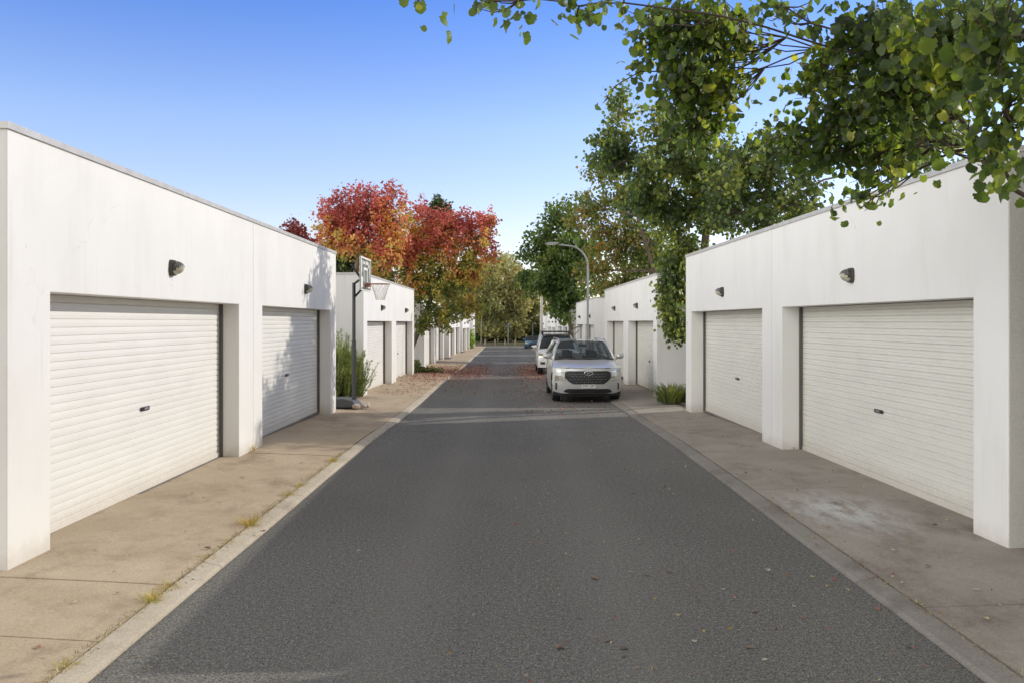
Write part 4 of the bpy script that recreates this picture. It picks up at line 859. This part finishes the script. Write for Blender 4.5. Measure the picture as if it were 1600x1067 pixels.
    for xs_ in (-.37, .37):
        for yy in ((y0+1.0, y0+1.95) if kind == 'suv' else (y0+.85,)):
            b = MB(); b.box(xs_-.23, xs_+.23, yy, yy+.12, .6, H-.52); b.box(xs_-.12, xs_+.12, yy+.03, yy+.11, H-.515, H-.33); b.build('seat', M['seat'], root, bevel=.03)
    b = MB(); b.tube([(.37+.17*math.cos(t), y0+.42+.06*math.sin(t), belt(y0)-.02+.16*math.sin(t)) for t in lin(0, 2*PI, 15)], .016, 5); b.build('steering_wheel', M['plastic'], root)
    b = MB().box(-.12, .12, y1-.12, y1-.08, zt-.17, zt-.10); b.build('rear_view_mirror', M['plastic'], root)
    # things laid on the front face
    def on(poly, off, th=.02): return MB().prism(poly, lambda x, z: (x, fy(x, z)+th, z), lambda x, z: (x, fy(x, z)-off, z))
    def dense(poly, st=.06):
        out = []
        for (a, c) in zip(poly, poly[1:]+poly[:1]):
            k = max(1, int(math.hypot(c[0]-a[0], c[1]-a[1])/st)); out += [(a[0]+(c[0]-a[0])*i/k, a[1]+(c[1]-a[1])*i/k) for i in range(k)]
        return out
    def sheet(x0, x1, lo, hi, off, name, m, n=12, smooth=True):
        """panel following the nose: lo(x), hi(x) heights"""
        b = MB(); xs = lin(x0, x1, n)
        V = []
        for x in xs:
            a, c = lo(x), hi(x)
            V += [(x, fy(x, a)+.03, a), (x, fy(x, a)-off, a), (x, fy(x, (a+c)/2)-off, (a+c)/2), (x, fy(x, c)-off, c), (x, fy(x, c)+.03, c)]
        b.add(V, [(i*5+j, i*5+j+1, (i+1)*5+j+1, (i+1)*5+j) for i in range(n-1) for j in range(4)]+[(0, 1, 2, 3, 4), tuple((n-1)*5+j for j in range(4, -1, -1))]); return b.build(name, m, root)
    ip = lambda x, pts: float(np.interp(abs(x), [p[0] for p in pts], [p[1] for p in pts]))
    if kind == 'suv':
        g_ = sheet(-.63, .63, lambda x: ip(x, [(0, .53), (.42, .53), (.53, .60), (.63, .70)]), lambda x: ip(x, [(0, .885), (.50, .885), (.60, .87), (.63, .83)]), .018, 'grille', M['plastic'], 25)
        c = MB()
        for r_ in range(4):
            for q_ in range(-5, 6):
                x = q_*.105+(r_ % 2)*.05; z = .59+r_*.072
                if abs(x) < .48-.1*(r_ == 0): c.box(x-.017, x+.017, fy(x, z)-.026, fy(x, z)-.0185, z-.006, z+.006)
        for r_ in range(4): z = .59+r_*.072; c.tube([(x, fy(x, z)-.0192, z) for x in lin(-.5+.1*(r_ == 0), .5-.1*(r_ == 0), 15)], .0014, 3)
        c.box(-.002, .002, -.021, -.0185, .59, .806)
        c.build('grille_pattern', M['galv'], g_)
        e = MB(); pts = [(.115*math.cos(t), .058*math.sin(t)) for t in lin(0, 2*PI, 25)]; y_ = -.034
        e.tube([(p[0], y_, .825+p[1]) for p in pts], .009, 5); e.tube([(-.045, y_, .78), (-.022, y_, .87)], .01, 5); e.tube([(.022, y_, .78), (.045, y_, .87)], .01, 5); e.tube([(-.033, y_, .818), (.0, y_, .830), (.033, y_, .833)], .009, 5); e.build('emblem', M['chrome'], g_)
        sheet(-.66, .66, lambda x: ip(x, [(0, .275), (.52, .275), (.66, .31)]), lambda x: ip(x, [(0, .40), (.58, .40), (.66, .33)]), .012, 'lower_intake', M['plastic'], 21)
        sheet(-.93, .93, lambda x: sill-.07, lambda x: ip(x, [(0, .235), (.55, .235), (.93, .31)]), .01, 'bumper_valance', M['plastic'], 25)
        for s in (-1, 1):
            xs = sorted((s*.64, s*.885)); sheet(xs[0], xs[1], lambda x: ip(x, [(.6, .615), (.87, .60)]), lambda x: ip(x, [(.6, .735), (.87, .755)]), .014, 'headlight', M['hl'], 7)
            xs = sorted((s*.57, s*.90)); sheet(xs[0], xs[1], lambda x: ip(x, [(.57, .835), (.9, .86)]), lambda x: ip(x, [(.57, .86), (.9, .905)]), .012, 'daytime_light', M['hl'], 7)
            xs = sorted((s*.84, s*.88)); sheet(xs[0], xs[1], lambda x: .36, lambda x: .55, .01, 'air_curtain', M['plastic'], 3)
        pz = .475
    elif kind == 'ute':
        sheet(-.42, .42, lambda x: ip(x, [(0, .72), (.42, .78)]), lambda x: .97, .018, 'grille', M['chrome'], 13); sheet(-.34, .34, lambda x: .77, lambda x: .94, .028, 'grille_mesh', M['plastic'], 9)
        sheet(-.5, .5, lambda x: .42, lambda x: .60, .012, 'lower_intake', M['plastic'], 11)
        for s in (-1, 1):
            xs = sorted((s*.47, s*.86)); sheet(xs[0], xs[1], lambda x: ip(x, [(.47, .82), (.87, .78)]), lambda x: ip(x, [(.47, .95), (.87, .99)]), .014, 'headlight', M['hl'], 7)
            xs = sorted((s*.6, s*.80)); sheet(xs[0], xs[1], lambda x: .50, lambda x: .61, .014, 'fog_light', M['plastic'], 5)
        pz = .66
    else:
        sheet(-.45, .45, lambda x: .36, lambda x: .55, .012, 'grille', M['plastic'], 11)
        for s in (-1, 1):
            xs = sorted((s*.5, s*.82)); sheet(xs[0], xs[1], lambda x: .56, lambda x: .67, .014, 'headlight', M['hl'], 7)
        pz = .32
    if detail:
        pl = MB().box(-.186, .186, -.045, -.032, pz-.05, pz+.05).build('number_plate', M['plate'], root)
        if kind == 'suv':
            text_mesh('plate_text', 'YPS·10P', .095, M['ink'], pl, (0, -.0465, pz), (PI/2, 0, 0), .0015)
    # mirrors, rails, wheels
    for s in (-1, 1):
        b = MB(); mc = (s*(hw+.10), y0+.16, belt(y0)+.09)
        V = []; Fc = []; k = 10; rings = 6
        for i in range(rings+1):
            ph = -PI/2+PI*i/rings
            for j in range(k):
                th = 2*PI*j/k; V.append((mc[0]+.125*math.cos(ph)**.6*math.cos(th), mc[1]+.09*math.sin(ph), mc[2]+.082*math.cos(ph)**.6*math.sin(th)))
        b.add(V, [(i*k+j, i*k+(j+1) % k, (i+1)*k+(j+1) % k, (i+1)*k+j) for i in range(rings) for j in range(k)]); b.tube([(s*(wb_-.0), y0+.15, belt(y0)+.0), (mc[0]-s*.03, mc[1], mc[2]-.06)], .022, 6)
        b.build('wing_mirror', P, root, smooth=True)
        if kind == 'suv':
            b = MB(); b.tube([(s*(wt_+.0), y1+.05, zt-.02), (s*(wt_), y1+.2, zt+.055), (s*wt_, y2-.1, zt+.055), (s*wt_, y2+.02, zt-.02)], .02, 6); b.build('roof_rail', M['chrome'], root)
        for c_ in wy:
            wx = s*(hw-.125); b = MB(); pr_ = [(.115, wr-.04), (.112, wr-.008), (.08, wr), (-.08, wr), (-.112, wr-.008), (-.115, wr-.04), (-.1, wr*.62)]
            V = []; k = 24
            for (dx, r_) in pr_+[(.1, wr*.62)]:
                for j in range(k): V.append((wx+dx*1.0, c_+r_*math.cos(2*PI*j/k), wr+r_*math.sin(2*PI*j/k)))
            nr = 8; ty = b.add(V, [(i*k+j, i*k+(j+1) % k, ((i+1) % nr)*k+(j+1) % k, ((i+1) % nr)*k+j) for i in range(nr) for j in range(k)])
            wl = empty('wheel', (0, 0, 0)); wl.parent = root; b.build('tyre', M['tyre'], wl, smooth=True)
            b = MB(); b.tube([(wx+s*.03, c_, wr), (wx+s*.05, c_, wr)], wr*.6, 20)
            for q_ in range(5):
                a_ = 2*PI*q_/5; b.tube([(wx+s*.07, c_, wr), (wx+s*.085, c_+math.cos(a_)*wr*.58, wr+math.sin(a_)*wr*.58)], .028, 4)
            b.build('rim', M['rim'], wl)
    return root
car('parked_suv', (2.06, 23.5, zr(24.5)-.0), 'silver SUV parked facing the viewer, half on the right kerb', 'suv', 'silver', rz=math.radians(.8))
ut = car('pickup_truck', (2.05, 38.6, zr(40)), 'white pickup with canopy and open side hatch, parked behind the silver SUV', 'pickup truck', 'white', L=5.2, W=1.85, H=1.80, hood0=1.04, hood1=1.16, hoodL=1.2, wb=3.1, fo=.9, wr=.38, roofL=1.5, rslope=.15, sill=.36, kind='ute')
b = MB(); b.prism([(-.86, 1.15), (.86, 1.15), (.70, 1.80), (-.70, 1.80)], lambda x, z: (x, 3.6, z), lambda x, z: (x, 5.15, z)); b.build('canopy', M['white'], ut, bevel=.03)
b = MB(); b.box(-.68, .68, 1.75, 4.6, 1.90, 1.945)
rk = b.build('roof_platform', M['black'], ut, bevel=.01)
for s in (-1, 1):
    for yy in (1.9, 3.1, 4.4): MB().tube([(s*.62, yy, 1.72), (s*.62, yy, 1.90)], .022, 5).build('platform_foot', M['black'], rk)
b = MB(); b.grid(lambda t, y: (.72+.62*t, y, 1.80+.36*math.sin(t*PI*.62)), lin(0, 1, 7), [3.7, 5.05]); b.grid(lambda t, y: (.72+.62*t, y, 1.77+.36*math.sin(t*PI*.62)), lin(0, 1, 7), [3.7, 5.05]); b.build('side_hatch', M['glass'], ut)
b = MB(); b.tube([(.72+.62*t, 3.7, 1.80+.36*math.sin(t*PI*.62)) for t in lin(0, 1, 9)], .03, 5); b.tube([(.76, 3.75, 1.55), (1.2, 3.75, 1.98)], .02, 5); b.build('hatch_strut', M['galv'], ut)
car('parked_car', (2.25, 95.6, zr(97)), 'dark blue car parked far down the lane on the right', 'car', 'blue', L=4.4, W=1.8, H=1.43, hood0=.72, hood1=.90, hoodL=1.25, slope=.75, roofL=1.4, rslope=.7, wr=.33, sill=.22, fo=.85, wb=2.6, kind='sedan')
c2 = car('parked_car', (1.9, 139, 1.25+.2), 'silver car glimpsed through the bushes beyond the lane end', 'car', 'silver', L=4.4, W=1.8, H=1.45, hood0=.72, hood1=.90, hoodL=1.25, slope=.75, roofL=1.4, rslope=.7, wr=.33, sill=.22, fo=.85, wb=2.6, kind='sedan', rz=math.radians(60), group='cars parked beyond the end of the lane')
c3 = car('parked_car', (4.0, 136, 1.0), 'grey car glimpsed beside the concrete pole beyond the lane end', 'car', 'grey', L=4.4, W=1.8, H=1.6, hood0=.8, hood1=1.0, hoodL=1.2, slope=.7, roofL=1.7, rslope=.4, wr=.33, sill=.22, fo=.85, wb=2.6, kind='sedan', rz=math.radians(25), group='cars parked beyond the end of the lane')
